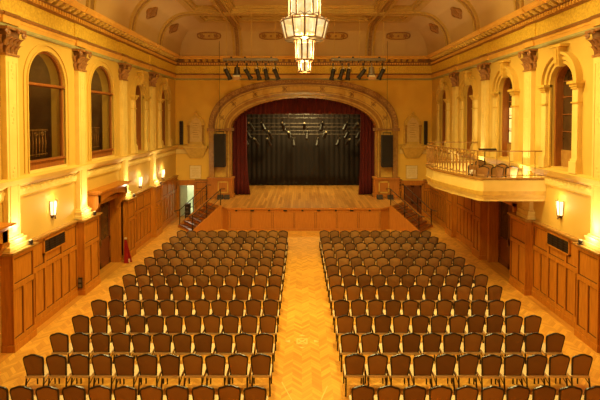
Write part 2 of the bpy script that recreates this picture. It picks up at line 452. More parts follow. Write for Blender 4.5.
# beams framing the flat coffers
bm_ = MB(); cof = MB()
xe = [XL + D0 + R_, XC - 4.0, XC + 4.0, XR - D0 - R_]
ye = [0.5, 4.27, 8.0] + PIL + [YE - D0 - R_]
for i in range(3):
    for j in range(len(ye) - 1):
        x0, x1, y0, y1 = xe[i], xe[i + 1], ye[j], ye[j + 1]
        for (wd, th, up_) in ((0.34, 0.0, 0.10), (0.48, -0.10, 0.16)):
            out = [(x0, y0), (x1, y0), (x1, y1), (x0, y1)]
            c = 0.06
            inn = [(x0 + wd + c, y0 + wd), (x1 - wd - c, y0 + wd), (x1 - wd, y0 + wd + c), (x1 - wd, y1 - wd - c), (x1 - wd - c, y1 - wd), (x0 + wd + c, y1 - wd), (x0 + wd, y1 - wd - c), (x0 + wd, y0 + wd + c)]
            if y1 - y0 < 2 * (wd + c):
                h = (y0 + y1) / 2
                wy = min(wd, (y1 - y0) * 0.3); cc = 0.3
                inn = [(x0 + wd + cc, y0 + wy), (x1 - wd - cc, y0 + wy), (x1 - wd, y0 + wy + cc), (x1 - wd, y1 - wy - cc), (x1 - wd - cc, y1 - wy), (x0 + wd + cc, y1 - wy), (x0 + wd, y1 - wy - cc), (x0 + wd, y0 + wy + cc)]
            z = ZTOP - th
            # soffit: outer quad to octagon
            idx = [(0, 0, 1), (1, 2, 3), (2, 4, 5), (3, 6, 7)]
            for k in range(4):
                o, a, b2 = idx[k]; o2, a2, _ = idx[(k + 1) % 4]
                bm_.quad((*out[o], z), (*out[(o + 1) % 4], z), (*inn[(2 * k + 1) % 8], z), (*inn[2 * k], z))
                bm_.quad((*out[(o + 1) % 4], z), (*inn[(2 * k + 2) % 8], z), (*inn[2 * k + 1], z))
            for k in range(8):
                p, q = inn[k], inn[(k + 1) % 8]
                bm_.quad((*p, z), (*q, z), (*q, z + up_), (*p, z + up_))
            if th: cof.quad(*[(*p, z + up_) for p in inn])
bm_.build('coffer_beam', 'ceilrib', ceil); cof.build('coffer_panel', 'ceil', ceil)

# red-brown ceiling grilles in the cove
def medallion(pos, nrm, along, ln, label):
    n = Vector(nrm).normalized(); a = Vector(along).normalized(); s = n.cross(a)
    t = thing('ceiling_grille', label, 'ceiling grille', pos, 'ceiling grilles')
    def ring(k, h):
        pts = []
        for i in range(24):
            an = 2 * PI * i / 24; cx = math.cos(an); sx = math.sin(an)
            r = 1 + (0.04 if ln > 0.6 else 0.14) * math.cos(4 * an); ex = 0.55 if ln > 0.6 else 1.0
            pts.append(tuple(Vector(pos) + a * (math.copysign(abs(cx) ** ex, cx) * ln * (1 - (1 - k) * 0.45) * r if ln > 0.6 else cx * ln * k * r) + s * (math.copysign(abs(sx) ** ex, sx) * (0.26 if ln > 0.6 else 0.33) * k * r) + n * h))
        return pts
    m1 = MB(); m1.grid([ring(1, -0.03), ring(1.0, 0.04), ring(0.78, 0.06), ring(0.76, 0.0)], True); m1.build('frame', 'brown', t)
    m2 = MB(); m2.hexa(ring(0.8, -0.03), ring(0.8, 0.02)); m2.build('grille', 'ceilrib' if ln > 0.6 else 'vent_tan', t)
    m3 = MB()
    def boss(c0, r):
        pts = [tuple(Vector(pos) + a * (c0 + r * (1 + 0.25 * math.cos(5 * q)) * math.cos(q)) + s * (r * (1 + 0.25 * math.cos(5 * q)) * math.sin(q)) + n * 0.015) for q in [2 * PI * i / 30 for i in range(30)]]
        m3.hexa(pts, [tuple(Vector(p) + n * 0.035) for p in pts])
    if ln > 0.6:
        for c0 in (-0.42, 0.42): boss(c0, 0.13)
        boss(0, 0.06)
    else: boss(0, 0.15)
    m3.build('boss', 'brown', t)
def cove(d):
    t = math.acos(1 - (d - D0) / R_); return ZCOR + (ZTOP - ZCOR) * math.sin(t), t
for x, nm in ((-5.55, 'leftmost of the four'), (-1.85, 'left of the chandelier'), (2.02, 'right of the chandelier'), (5.75, 'rightmost of the four')):
    z, t = cove(0.88)
    medallion((x, YE - 0.88, z - 0.02), (0, -math.cos(t), -math.sin(t)), (1, 0, 0), 0.70, f'oblong red-brown grille on the ceiling above the stage arch, {nm}')
for s, nm in (('left', 'left'), ('right', 'right')):
    for y, q in ((20.6, 'nearer the viewer'), (24.1, 'nearer the stage')):
        z, t = cove(0.85); sg = 1 if s == 'left' else -1
        x = XL + 0.85 if s == 'left' else XR - 0.85
        medallion((x, y, z - 0.02), (sg * math.cos(t), 0, -math.sin(t)), (0, 1, 0), 0.50, f'diamond-shaped red-brown grille on the curved ceiling at {nm} side, {q}')

# ------------------------------------------------------------------ entablature round the hall
def run(prof, name, mat, parent, smooth=False):
    mb = MB()
    path = [('l', YB), ('l', None), ('r', None), ('r', YB)]
    rows = []
    for (d, z) in prof:
        rows.append([(XL + d, YB, z), (XL + d, YE - d, z), (XR - d, YE - d, z), (XR - d, YB, z)])
    rows.append(rows[0])
    mb.grid(rows)
    return mb.build(name, mat, parent, smooth)
ent = sroot('trim_1', (XC, YE, 8.5))
run([(-0.1, 8.50), (0.06, 8.50), (0.10, 8.54), (0.10, 8.60), (-0.1, 8.60)], 'green_band', 'green', ent)
run([(-0.1, 8.60), (0.07, 8.60), (0.09, 8.72), (0.11, 8.72), (0.12, 8.80), (-0.1, 8.80)], 'architrave', 'orange', ent)
run([(-0.1, 8.80), (0.16, 8.80), (0.20, 8.86), (0.14, 8.90), (-0.1, 8.90)], 'fillet_or_shade', 'brown', ent)
run([(-0.1, 8.90), (0.05, 8.90), (0.05, 9.40), (-0.1, 9.40)], 'frieze', 'frieze', ent)
run([(-0.1, 9.38), (0.09, 9.38), (0.14, 9.42), (0.14, 9.56), (0.22, 9.58), (0.22, 9.60), (-0.1, 9.60)], 'bed_mould', 'brown', ent)
run([(-0.1, 9.60), (0.16, 9.60), (0.16, 9.72), (0.42, 9.74), (-0.1, 9.74)], 'modillion_band', 'brown', ent)
run([(-0.1, 9.74), (0.44, 9.74), (0.46, 9.82), (0.53, 9.88), (0.53, 9.92), (0.40, 9.95), (-0.1, 9.95)], 'cornice', 'orange', ent)
dent = MB(); mod = MB()
def every(a, b, s):
    n = int((b - a) / s); return [a + s * (i + 0.5) for i in range(n)]
for T in (LT, RT):
    dent.T = T; mod.T = T
    for u in every(6, YE - 0.3, 0.15): dent.box(u - 0.045, u + 0.045, 0.13, 0.20, 9.44, 9.55)
    for u in every(6, YE - 0.5, 0.36):
        mod.hexa([(u - 0.09, 0.15, 9.61), (u + 0.09, 0.15, 9.61), (u + 0.09, 0.24, 9.61), (u - 0.09, 0.24, 9.61)], [(u - 0.10, 0.15, 9.735), (u + 0.10, 0.15, 9.735), (u + 0.10, 0.42, 9.735), (u - 0.10, 0.42, 9.735)])
        mod.sphere((u, 0.36, 9.70), 0.07, 8, (1, 1, 0.8))
dent.T = ET; mod.T = ET
for u in every(XL + 0.3, XR - 0.3, 0.15): dent.box(u - 0.045, u + 0.045, 0.13, 0.20, 9.44, 9.55)
for u in every(XL + 0.6, XR - 0.6, 0.36): mod.hexa([(u - 0.09, 0.15, 9.61), (u + 0.09, 0.15, 9.61), (u + 0.09, 0.24, 9.61), (u - 0.09, 0.24, 9.61)], [(u - 0.10, 0.15, 9.735), (u + 0.10, 0.15, 9.735), (u + 0.10, 0.42, 9.735), (u - 0.10, 0.42, 9.735)])
dent.build('dentil', 'orange', ent); mod.build('modillion', 'gold', ent)
# breaks forward over the pilasters
brk = {'orange': MB(), 'brown': MB(), 'frieze': MB()}
for T in (LT, RT):
    for u in PIL:
        for k, prof in (('orange', [(0, 8.61), (0.15, 8.61), (0.17, 8.80), (0, 8.80)]), ('brown', [(0, 8.80), (0.20, 8.80), (0.23, 8.86), (0.18, 8.90), (0, 8.90)]), ('frieze', [(0, 8.90), (0.09, 8.90), (0.09, 9.40), (0, 9.40)]),
                        ('orange', [(0, 9.75), (0.48, 9.75), (0.57, 9.90), (0, 9.93)])):
            brk[k].T = T; brk[k].hexa([(u - 0.34, d, z) for d, z in prof], [(u + 0.34, d, z) for d, z in prof])
for k, nm in (('orange', 'architrave_break'), ('brown', 'fillet_break'), ('frieze', 'frieze_break')): brk[k].build(nm, k, ent)

# string course at window-sill level
sc = sroot('trim_2', (XC, YE, 4.0))
STR_END = YE
def srun(prof, name, mat):
    mb = MB()
    rows = [[(XL + d, YB, z), (XL + d, YE, z)] for d, z in prof]; rows.append(rows[0]); mb.grid(rows)
    rows = [[(XR - d, YB, z), (XR - d, YE, z)] for d, z in prof]; rows.append(rows[0]); mb.grid(rows)
    # returns along the end wall, up to the tablets
    for a, b in ((XL, -5.95), (6.05, XR)):
        rows = [[(a, YE - d, z), (b, YE - d, z)] for d, z in prof]; rows.append(rows[0]); mb.grid(rows)
    mb.build(name, mat, sc)
srun([(-0.05, 3.96), (0.03, 3.96), (0.05, 4.0), (0.05, 4.25), (-0.05, 4.25)], 'frieze', 'cream')
srun([(-0.05, 4.24), (0.07, 4.24), (0.10, 4.29), (0.18, 4.33), (0.22, 4.42), (0.24, 4.47), (0.12, 4.52), (-0.05, 4.52)], 'cornice', 'wall')
srun([(-0.05, 4.225), (0.065, 4.225), (0.065, 4.245), (-0.05, 4.245)], 'fillet_or_shade', 'brown')  # brown strip painting in the shadow line below the cornice
srun([(-0.05, 3.93), (0.045, 3.93), (0.045, 3.965), (-0.05, 3.965)], 'lower_fillet', 'gold')
bead = MB()
for T in (LT, RT):
    bead.T = T
    for u in every(9, YE - 0.3, 0.2):
        bead.hexa([(u - 0.07, 0.04, 4.06), (u + 0.07, 0.04, 4.06), (u + 0.07, 0.04, 4.2), (u - 0.07, 0.04, 4.2)], [(u - 0.03, 0.075, 4.1), (u + 0.03, 0.075, 4.1), (u + 0.03, 0.075, 4.17), (u - 0.03, 0.075, 4.17)])
bead.build('rosette', 'cream', sc)

# ------------------------------------------------------------------ timber wainscot
def wains(T, spans, name, loc, ztop=2.6, piers=(), mat='wood'):
    root = sroot(name, loc)
    shade_ln = MB(T); back = MB(T); rail = MB(T); cap = MB(T); skirt = MB(T)  # raised dark strips paint in the shadow lines along rails and panels
    segs = [(a, b, 0.06, ztop, False) for a, b in spans] + [(a, b, 0.30, ztop, True) for a, b in piers]
    for a, b, d, zt, pier in segs:
        back.box(a, b, -0.02, d, 0.0, zt - 0.04)
        e = 0.035
        def R_ail(u0, u1, z0, z1): rail.box(u0, u1, d - 0.01, d + e, z0, z1)
        R_ail(a, b, 1.62, 1.76); R_ail(a, b, zt - 0.16, zt - 0.02); R_ail(a, b, 0.18, 0.32)
        n_low = max(2, round((b - a) / 0.5)); n_up = max(1, n_low // 2)
        for i in range(n_low + 1):
            u = a + (b - a) * i / n_low; wv = 0.035
            R_ail(max(a, u - wv), min(b, u + wv), 0.32, 1.62)
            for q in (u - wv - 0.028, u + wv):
                if q > a and q + 0.028 < b: shade_ln.box(q, q + 0.028, d - 0.01, d + 0.006, 0.32, 1.62)
        for i in range(n_up + 1):
            u = a + (b - a) * i / n_up
            R_ail(max(a, u - 0.045), min(b, u + 0.045), 1.76, zt - 0.16)
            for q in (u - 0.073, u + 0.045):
                if q > a and q + 0.028 < b: shade_ln.box(q, q + 0.028, d - 0.01, d + 0.006, 1.76, zt - 0.16)
        for q in (1.594, 1.76, zt - 0.19, 0.32): shade_ln.box(a, b, d - 0.01, d + 0.006, q, q + 0.026)
        skirt.box(a - (0.03 if pier else 0), b + (0.03 if pier else 0), -0.02, d + 0.06, 0, 0.18)
        o = 0.05 if pier else 0
        for k, (dd, z0, z1) in enumerate(((0.05, zt - 0.06, zt - 0.02), (0.09, zt - 0.02, zt + 0.03))):
            cap.box(a - o - (0.0 if not pier else dd * 0.5), b + o + (0.0 if not pier else dd * 0.5), -0.02, d + dd + 0.02, z0, z1)
    back.build('panel', mat, root); rail.build('rail', mat, root); shade_ln.build('seam_or_shade', 'wood_seam_or_shade', root); skirt.build('skirting', 'wood', root); cap.build('cap', 'ledge', root)
    return root
pier = lambda u: (u - 0.38, u + 0.52)
ps = [pier(u) for u in PIL]
wains(LT, [(ps[0][1], ps[1][0]), (18.95, ps[2][0] if ps[2][0] > 18.95 else 18.95), (ps[2][1], ps[3][0]), (ps[3][1], YE)], 'trim_3', (XL, 18, 0), piers=[ps[0], (ps[1][0], 16.2), (18.95, ps[2][1]), ps[3]])
wains(RT, [(5, ps[0][0]), (ps[0][1], ps[1][0]), (ps[2][1], ps[3][0]), (ps[3][1], YE)], 'trim_4', (XR, 18, 0), piers=[ps[0], (ps[1][0], 16.2), (18.95, ps[2][1]), ps[3]])
wains(ET, [(XL, LDOOR[0] - 0.08), (LDOOR[1] + 0.08, -5.85), (5.95, 6.2), (7.55, XR)], 'trim_5', (XC, YE, 0), ztop=2.33)
MBx = MB(ET); MBx.box(LDOOR[0] - 0.1, LDOOR[1] + 0.1, 0, 0.05, LDOOR[2], 2.3)
struct(MBx.build('trim_6', 'wood'))

# ------------------------------------------------------------------ doors
def double_door(T, rng, name):
    a, b, h = rng; r = sroot(name, T((a + b) / 2, 0, 0))
    fr = MB(T)
    for u0, u1 in ((a - 0.1, a + 0.06), (b - 0.06, b + 0.1)): fr.box(u0, u1, -0.44, 0.10, 0, h + 0.08)
    fr.box(a - 0.1, b + 0.1, -0.44, 0.10, h - 0.04, h + 0.12)
    fr.build('frame', 'wood', r)
    for u0, u1 in ((a + 0.06, (a + b) / 2 - 0.01), ((a + b) / 2 + 0.01, b - 0.06)):
        lf = MB(T)
        lf.box(u0, u0 + 0.12, -0.38, -0.30, 0.02, h - 0.05); lf.box(u1 - 0.12, u1, -0.38, -0.30, 0.02, h - 0.05)
        lf.box(u0, u1, -0.38, -0.30, 0.02, 0.25); lf.box(u0, u1, -0.38, -0.30, 1.0, 1.16); lf.box(u0, u1, -0.38, -0.30, h - 0.2, h - 0.05)
        lf.box(u0, u1, -0.36, -0.33, 0.2, 1.1)
        leaf = lf.build('leaf', 'wood_dark', r)
        MB(T).box(u0 + 0.1, u1 - 0.1, -0.355, -0.335, 1.14, h - 0.18).build('pane', 'glass_dark', leaf)
        MB(T).box(u0 + 0.03, u0 + 0.06, -0.30, -0.25, 0.95, 1.25).build('handle', 'gilt_iron', leaf)
    return r
double_door(LT, DOOR, 'door_1'); double_door(LT, DOOR0, 'door_2'); double_door(RT, DOOR, 'door_3')
# end-wall door on the right, closed
r = sroot('door_4', (6.87, YE, 0)); T = ET
f = MB(T); f.box(6.2, 6.32, 0, 0.1, 0, 2.08); f.box(7.43, 7.55, 0, 0.1, 0, 2.08); f.box(6.2, 7.55, 0, 0.1, 1.98, 2.28); f.build('frame', 'wood', r)
for a, b in ((6.32, 6.87), (6.88, 7.43)):
    l = MB(T); l.box(a, b, 0.0, 0.04, 0, 1.98); l.box(a + 0.01, a + 0.1, 0.03, 0.06, 0, 1.98); l.box(b - 0.1, b - 0.01, 0.03, 0.06, 0, 1.98)
    for z in (0, 0.85, 1.85): l.box(a, b, 0.03, 0.06, z, z + 0.12)
    l.build('leaf', 'wood_dark', r)
# end-wall doorway on the left: leaf swung open, lit passage behind
r = sroot('door_5', (-7.17, YE, 0))
f = MB(T); f.box(LDOOR[0] - 0.08, LDOOR[0], -0.3, 0.08, 0, 2.06); f.box(LDOOR[1], LDOOR[1] + 0.08, -0.3, 0.08, 0, 2.06); f.box(LDOOR[0] - 0.08, LDOOR[1] + 0.08, -0.3, 0.08, 1.98, 2.06)
f.build('frame', 'wood', r)
lf = MB(); lf.hexa([(-7.60, 27.33, 0.02), (-7.56, 27.33, 0.02), (-7.36, 28.15, 0.02), (-7.40, 28.15, 0.02)], [(-7.60, 27.33, 1.96), (-7.56, 27.33, 1.96), (-7.36, 28.15, 1.96), (-7.40, 28.15, 1.96)])
M['grey_white'] = plain('grey_white_paint', (0.52, 0.50, 0.38), None, 3, 0.5)
M['pass_white'] = plain('passage_white', (0.74, 0.78, 0.62), None, 3, 0.6)
lf.build('leaf', 'grey_white', r)
pw = sroot('wall_passage', (-7, 29, 0))
p = MB(); p.quad((-8.6, 27.66, 0), (-5.4, 27.66, 0), (-5.4, 30.2, 0), (-8.6, 30.2, 0)); p.quad((-8.6, 30.2, 0), (-5.4, 30.2, 0), (-5.4, 30.2, 2.6), (-8.6, 30.2, 2.6))
p.quad((-8.6, 27.66, 0), (-8.6, 30.2, 0), (-8.6, 30.2, 2.6), (-8.6, 27.66, 2.6)); p.quad((-6.55, 27.66, 0), (-6.9, 30.2, 0), (-6.9, 30.2, 2.6), (-6.55, 27.66, 2.6)); p.quad((-8.6, 27.66, 2.6), (-5.4, 27.66, 2.6), (-5.4, 30.2, 2.6), (-8.6, 30.2, 2.6))
p.build('passage', 'pass_white', pw)
light('POINT', (-7.5, 29.3, 2.3), 60, color=(1, 0.93, 0.66), size=0.15, name='passage_lamp')

# ------------------------------------------------------------------ windows
def arc(c, r, zs, n=20, a0=0, a1=PI): return [(c - r * math.cos(a0 + (a1 - a0) * i / n), zs + r * math.sin(a0 + (a1 - a0) * i / n)) for i in range(n + 1)]
def band(mb, c, zs, r0, r1, d0, d1, n=20):
    A, B = arc(c, r0, zs, n), arc(c, r1, zs, n)
    mb.grid([[(u, d0, z) for u, z in A], [(u, d1, z) for u, z in A], [(u, d1, z) for u, z in B], [(u, d0, z) for u, z in B], [(u, d0, z) for u, z in A]])
def big_window(c, k):
    T = LT; r = sroot(f'window_{k}', T(c, 0, 4.58)); R = 0.98
    fr = MB(T); band(fr, c, 7.2, R - 0.07, R + 0.002, -0.14, -0.06)
    fr.box(c - R, c - R + 0.07, -0.14, -0.06, 4.85, 7.2); fr.box(c + R - 0.07, c + R, -0.14, -0.06, 4.85, 7.2)
    fr.box(c - R, c + R, -0.15, -0.03, 7.08, 7.18)
    fr.build('frame', 'wood_frame', r)
    MB(T).box(c - R, c + R, -0.15, -0.05, 4.58, 4.84).build('panel', 'wood_frame', r)
    MB(T).box(c - R - 0.02, c + R + 0.02, -0.10, 0.03, 4.52, 4.60).build('sill', 'cream', r)
    MB(T).box(c - R, c + R, -0.15, 0.01, 4.82, 4.88).build('ledge', 'wood_frame', r)
    tb = MB(T); tb.box(c - R, c + R + 0.02, -0.12, 0.02, 7.10, 7.16); tb.build('transom', 'wood_frame', r)
    gl = MB(T); pts = [(c - R, 4.85), (c + R, 4.85)] + [(u, z) for u, z in reversed(arc(c, R, 7.2))]
    gl.quad(*[(u, -0.11, z) for u, z in pts]); gl.build('pane', 'glass', r)
    # moulded surround on the wall face
    sr = MB(T); band(sr, c, 7.2, R, R + 0.05, -0.02, 0.03); band(sr, c, 7.2, R + 0.16, R + 0.22, -0.02, 0.035)
    for s in (-1, 1):
        for a, b, d in ((R, R + 0.05, 0.03), (R + 0.16, R + 0.22, 0.035)):
            u0, u1 = sorted((c + s * a, c + s * b)); sr.box(u0, u1, -0.02, d, 4.58, 7.2)
    sr.build('surround', 'wall', r)
    # the upper lobby seen through the glass
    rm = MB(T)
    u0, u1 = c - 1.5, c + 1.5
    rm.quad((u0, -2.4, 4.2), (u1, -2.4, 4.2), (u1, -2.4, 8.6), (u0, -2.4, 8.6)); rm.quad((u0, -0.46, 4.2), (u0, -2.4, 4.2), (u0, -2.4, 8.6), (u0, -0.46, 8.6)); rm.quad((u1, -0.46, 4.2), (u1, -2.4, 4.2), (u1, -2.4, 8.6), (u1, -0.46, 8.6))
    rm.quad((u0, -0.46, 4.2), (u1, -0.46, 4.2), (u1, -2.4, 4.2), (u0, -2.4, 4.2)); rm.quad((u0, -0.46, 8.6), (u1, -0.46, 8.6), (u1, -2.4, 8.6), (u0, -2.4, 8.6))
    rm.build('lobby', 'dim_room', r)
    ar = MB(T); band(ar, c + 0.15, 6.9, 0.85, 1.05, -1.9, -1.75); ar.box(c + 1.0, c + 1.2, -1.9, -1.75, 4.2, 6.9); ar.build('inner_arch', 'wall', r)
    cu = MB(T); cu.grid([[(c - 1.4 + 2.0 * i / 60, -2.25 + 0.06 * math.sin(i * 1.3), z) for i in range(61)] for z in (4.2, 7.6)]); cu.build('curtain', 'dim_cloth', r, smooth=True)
    rl = MB(T)
    rl.box(c - 0.95, c + 0.95, -0.62, -0.56, 5.72, 5.77); rl.box(c - 0.95, c + 0.95, -0.61, -0.57, 4.95, 4.98)
    for i in range(11):
        u = c - 0.86 + 1.72 * i / 10
        rl.tube([(u, -0.59, 4.9), (u, -0.59, 5.1), (u, -0.59, 5.35), (u, -0.59, 5.55), (u, -0.59, 5.73)], [0.014, 0.014, 0.035, 0.014, 0.014], 6)
        if i % 2: rl.tube([(u + 0.075 * math.cos(a), -0.59, 5.62 + 0.06 * math.sin(a)) for a in [2 * PI * q / 8 for q in range(8)]], 0.010, 5, closed=True)
    rl.build('railing', 'gilt_iron', r)
    light('POINT', T(c + 0.3, -1.2, 7.9), 24, size=0.12, name='lobby_lamp')
def framed_window(T, c, k, lit=False):
    r = sroot(f'window_{k}', T(c, 0, 4.58)); R = 0.60
    fr = MB(T); band(fr, c, 7.2, R - 0.07, R + 0.002, -0.36, -0.1); fr.box(c - R, c - R + 0.07, -0.36, -0.1, 4.58, 7.2); fr.box(c + R - 0.07, c + R, -0.36, -0.1, 4.58, 7.2)
    fr.build('frame', 'wood_frame', r)
    MB(T).box(c - R, c + R, -0.36, -0.28, 4.58, 5.12).build('panel', 'ledge', r)
    gl = MB(T); pts = [(c - R, 5.1), (c + R, 5.1)] + list(reversed(arc(c, R, 7.2))); gl.quad(*[(u, -0.33, z) for u, z in pts]); gl.build('pane', 'glass_dark', r)
    mu = MB(T)
    for z in (5.7, 6.25, 6.8, 7.3): mu.box(c - R, c + R, -0.335, -0.30, z - 0.012, z + 0.012)
    mu.box(c - 0.012, c + 0.012, -0.335, -0.30, 5.1, 7.7)
    mu.build('muntin', 'wood_frame', r)
    if lit:
        lp = MB(T)
        for z0, z1 in ((5.16, 5.60), (5.64, 6.10), (6.14, 6.55)): lp.box(c - 0.45, c + 0.45, -0.326, -0.318, z0, z1)
        lp.build('lit_blind', 'lit_pane', r)
    im = MB(T); band(im, c, 7.2, R, R + 0.09, -0.02, 0.07); im.build('inner_moulding', 'wall', r, smooth=True)
    gr = MB(T); band(gr, c, 7.2, R + 0.09, 0.95, -0.02, 0.035); gr.build('arch_ground', 'ledge', r)
    ar = MB(T); band(ar, c, 7.2, 0.735, 0.85, -0.02, 0.12); band(ar, c, 7.2, 0.885, 0.97, -0.02, 0.20); ar.build('archivolt', 'wall', r, smooth=True)
    for s in (-1, 1):
        co = MB(T); m0 = c + s * 0.83
        co.box(m0 - 0.13, m0 + 0.13, -0.02, 0.14, 4.9, 6.98); co.build('column', 'cream', r)
        i2 = MB(T); u0, u1 = sorted((c + s * R, c + s * (R + 0.09))); i2.box(u0, u1, -0.02, 0.06, 4.58, 7.2); i2.build('jamb_moulding', 'wall', r)
        b = MB(T); b.box(m0 - 0.17, m0 + 0.17, -0.02, 0.20, 4.52, 4.86); b.box(m0 - 0.15, m0 + 0.15, -0.02, 0.17, 4.86, 4.93); b.build('pedestal', 'cream', r)
        cp = MB(T)
        for z0, z1, g in ((6.56, 6.60, 0.15), (6.98, 7.04, 0.15), (7.04, 7.12, 0.18), (7.12, 7.2, 0.23)): cp.box(m0 - g, m0 + g, -0.02, g + 0.03, z0, z1)
        cp.build('capital', 'gold', r)
    ks = MB(T); ks.hexa([(c - 0.10, -0.02, 7.72), (c + 0.10, -0.02, 7.72), (c + 0.10, 0.20, 7.72), (c - 0.10, 0.20, 7.72)], [(c - 0.17, -0.02, 8.3), (c + 0.17, -0.02, 8.3), (c + 0.17, 0.27, 8.3), (c - 0.17, 0.27, 8.3)])
    ks.box(c - 0.30, c + 0.30, -0.02, 0.30, 8.30, 8.38); ks.hexa([(c - 0.06, 0.2, 7.8), (c + 0.06, 0.2, 7.8), (c + 0.06, 0.25, 7.8), (c - 0.06, 0.25, 7.8)], [(c - 0.1, 0.25, 8.25), (c + 0.1, 0.25, 8.25), (c + 0.1, 0.30, 8.25), (c - 0.1, 0.30, 8.25)])
    ks.build('keystone', 'gold', r)
big_window(BAY[0], 1); big_window(BAY[1], 2)
framed_window(LT, BAY[2], 3); framed_window(LT, BAY[3], 4)
for i in range(4): framed_window(RT, BAY[i] + 0.0, 5 + i, lit=(i == 1))

# ------------------------------------------------------------------ pilasters with leafy capitals
ORD = ['first', 'second', 'third', 'fourth', 'fifth', 'sixth', 'seventh', 'eighth', 'ninth', 'tenth', 'eleventh', 'twelfth', 'thirteenth']
def leaf(mb, u, d, z, h, w, out, lean=0.0):
    rows = []
    for i in range(6):
        t = i / 5; ww = w * (0.55 + 0.9 * t * (1 - t) * 2 - 0.35 * t ** 3); dd = d + out * t ** 2.2; zz = z + h * (t if t < 0.9 else 0.9 - (t - 0.9) * 0.8)
        rows.append([(u + lean * t - ww, dd - 0.02, zz), (u + lean * t, dd + 0.03, zz), (u + lean * t + ww, dd - 0.02, zz)])
    back = [[(p[0], p[1] - 0.04, p[2]) for p in r] for r in rows]
    mb.grid([r + list(reversed(b)) for r, b in zip(rows, back)], True)
for T, s in ((LT, 'left'), (RT, 'right')):
    for i, u in enumerate(PIL):
        t = thing('pilaster', f'tall cream pilaster with leafy bronze capital on {s} wall, {ORD[i]} from the viewer', 'pilaster', T(u, 0, 2.63), f'pilasters of the hall walls')
        sh = MB(T); sh.box(u - 0.25, u + 0.25, 0, 0.15, 2.95, 7.80); sh.build('shaft', 'cream', t, bevel=0.01)
        pn = MB(T)
        for a, b in ((u - 0.17, u - 0.15), (u + 0.15, u + 0.17)): pn.box(a, b, 0.14, 0.165, 3.2, 7.6)
        for z in (4.4, 6.0, 7.2):
            for k in range(5): pn.sphere((u + 0.04 * math.sin(k * 2), 0.15, z + 0.1 * k), 0.035, 6, (1, 0.5, 1.3))
        pn.build('relief', 'cream', t)
        bs = MB(T)
        for z0, z1, g in ((2.625, 2.75, 0.40), (2.75, 2.83, 0.35), (2.83, 2.90, 0.37), (2.90, 2.96, 0.31)): bs.box(u - g, u + g, 0, g - 0.12, z0, z1)
        bs.build('base', 'cream', t, bevel=0.015)
        core = MB(T); core.hexa([(u - 0.20, 0, 7.80), (u + 0.20, 0, 7.80), (u + 0.20, 0.12, 7.80), (u - 0.20, 0.12, 7.80)], [(u - 0.27, 0, 8.42), (u + 0.27, 0, 8.42), (u + 0.27, 0.19, 8.42), (u - 0.27, 0.19, 8.42)])
        core.build('capital_ground', 'capital_dark', t)
        cp = MB(T); cp.box(u - 0.28, u + 0.28, 0, 0.18, 7.77, 7.83); cp.box(u - 0.40, u + 0.40, 0, 0.30, 8.43, 8.50)
        for k in (-1, 0, 1): leaf(cp, u + k * 0.17, 0.15, 7.83, 0.27, 0.062, 0.17)
        for k in (-1.5, -0.5, 0.5, 1.5): leaf(cp, u + k * 0.16, 0.16, 8.02, 0.27, 0.055, 0.22)
        for sg in (-1, 1):
            leaf(cp, u + sg * 0.24, 0.06, 7.83, 0.27, 0.05, 0.10, sg * 0.12)
            leaf(cp, u + sg * 0.28, 0.06, 8.05, 0.27, 0.05, 0.10, sg * 0.12)
            cp.tube([(u + sg * (0.33 + 0.085 * math.cos(a) * (1 - a / 14)), 0.27, 8.35 + 0.085 * math.sin(a) * (1 - a / 14)) for a in [k * 0.6 for k in range(18)]], 0.028, 6)
        cp.sphere((u, 0.32, 8.42), 0.06, 8)
        cp.build('capital', 'capital', t)
        # floor-standing uplight at the foot of the shaft
        on_balc = (s == 'right' and i in (1, 2))
        z = 3.475 if on_balc else 2.63
        d = 0.50 if on_balc else 0.36
        up = thing('uplight', f'small black uplight at the foot of the {ORD[i]} {s} wall pilaster from the viewer', 'uplight', T(u + 0.36, d, z), 'pilaster uplights')
        uu = u + (0.36 if not on_balc else 0.0)
        hb = MB(T); hb.box(uu - 0.05, uu + 0.05, d - 0.05, d + 0.05, z, z + 0.02); hb.tube([(uu, d, z + 0.02), (uu, d, z + 0.05), (uu - 0.015, d - 0.01, z + 0.13)], [0.02, 0.05, 0.055], 10); hb.build('housing', 'black', up)
        ln = MB(T); ln.tube([(uu - 0.015, d - 0.01, z + 0.131), (uu - 0.016, d - 0.01, z + 0.135)], 0.045, 10); ln.build('lens', 'lamp_face', up)
        lp = T(u, 0.36 if not on_balc else 0.5, z + 0.16); am = T(u, 0.12, z + 2.6)
        light('SPOT', lp, 220 if not on_balc else 240, color=(1, 0.90, 0.60), size=0.05, aim=am, parent=up, spot=1.2, blend=1.0)
        light('POINT', T(u, 0.40 if not on_balc else 0.36, z + 0.30), 13, color=(1, 0.90, 0.58), size=0.04, parent=up)

# ------------------------------------------------------------------ proscenium
pr = sroot('trim_7', (XS, YE, 1.26))
NA = 64
def aring(mb, t0, t1, y0, y1):
    A = [arch_pt(t0, PI * i / NA) for i in range(NA + 1)]; B = [arch_pt(t1, PI * i / NA) for i in range(NA + 1)]
    mb.grid([[(x, y0, z) for x, z in A], [(x, y1, z) for x, z in A], [(x, y1, z) for x, z in B], [(x, y0, z) for x, z in B], [(x, y0, z) for x, z in A]])
a = MB(); aring(a, 0.30, 0.72, 27.75, 27.12); a.build('arch_band', 'gold', pr, smooth=True)
a = MB(); aring(a, 0.0, 0.09, 27.75, 27.02); aring(a, 0.17, 0.30, 27.75, 27.08); a.build('inner_moulding', 'ledge', pr, smooth=True)
a = MB(); aring(a, 0.09, 0.17, 27.75, 27.10); a.build('inner_fillet', 'gold', pr, smooth=True)
a = MB(); aring(a, 0.80, 0.97, 27.75, 26.98); a.build('outer_moulding', 'carved', pr, smooth=True)
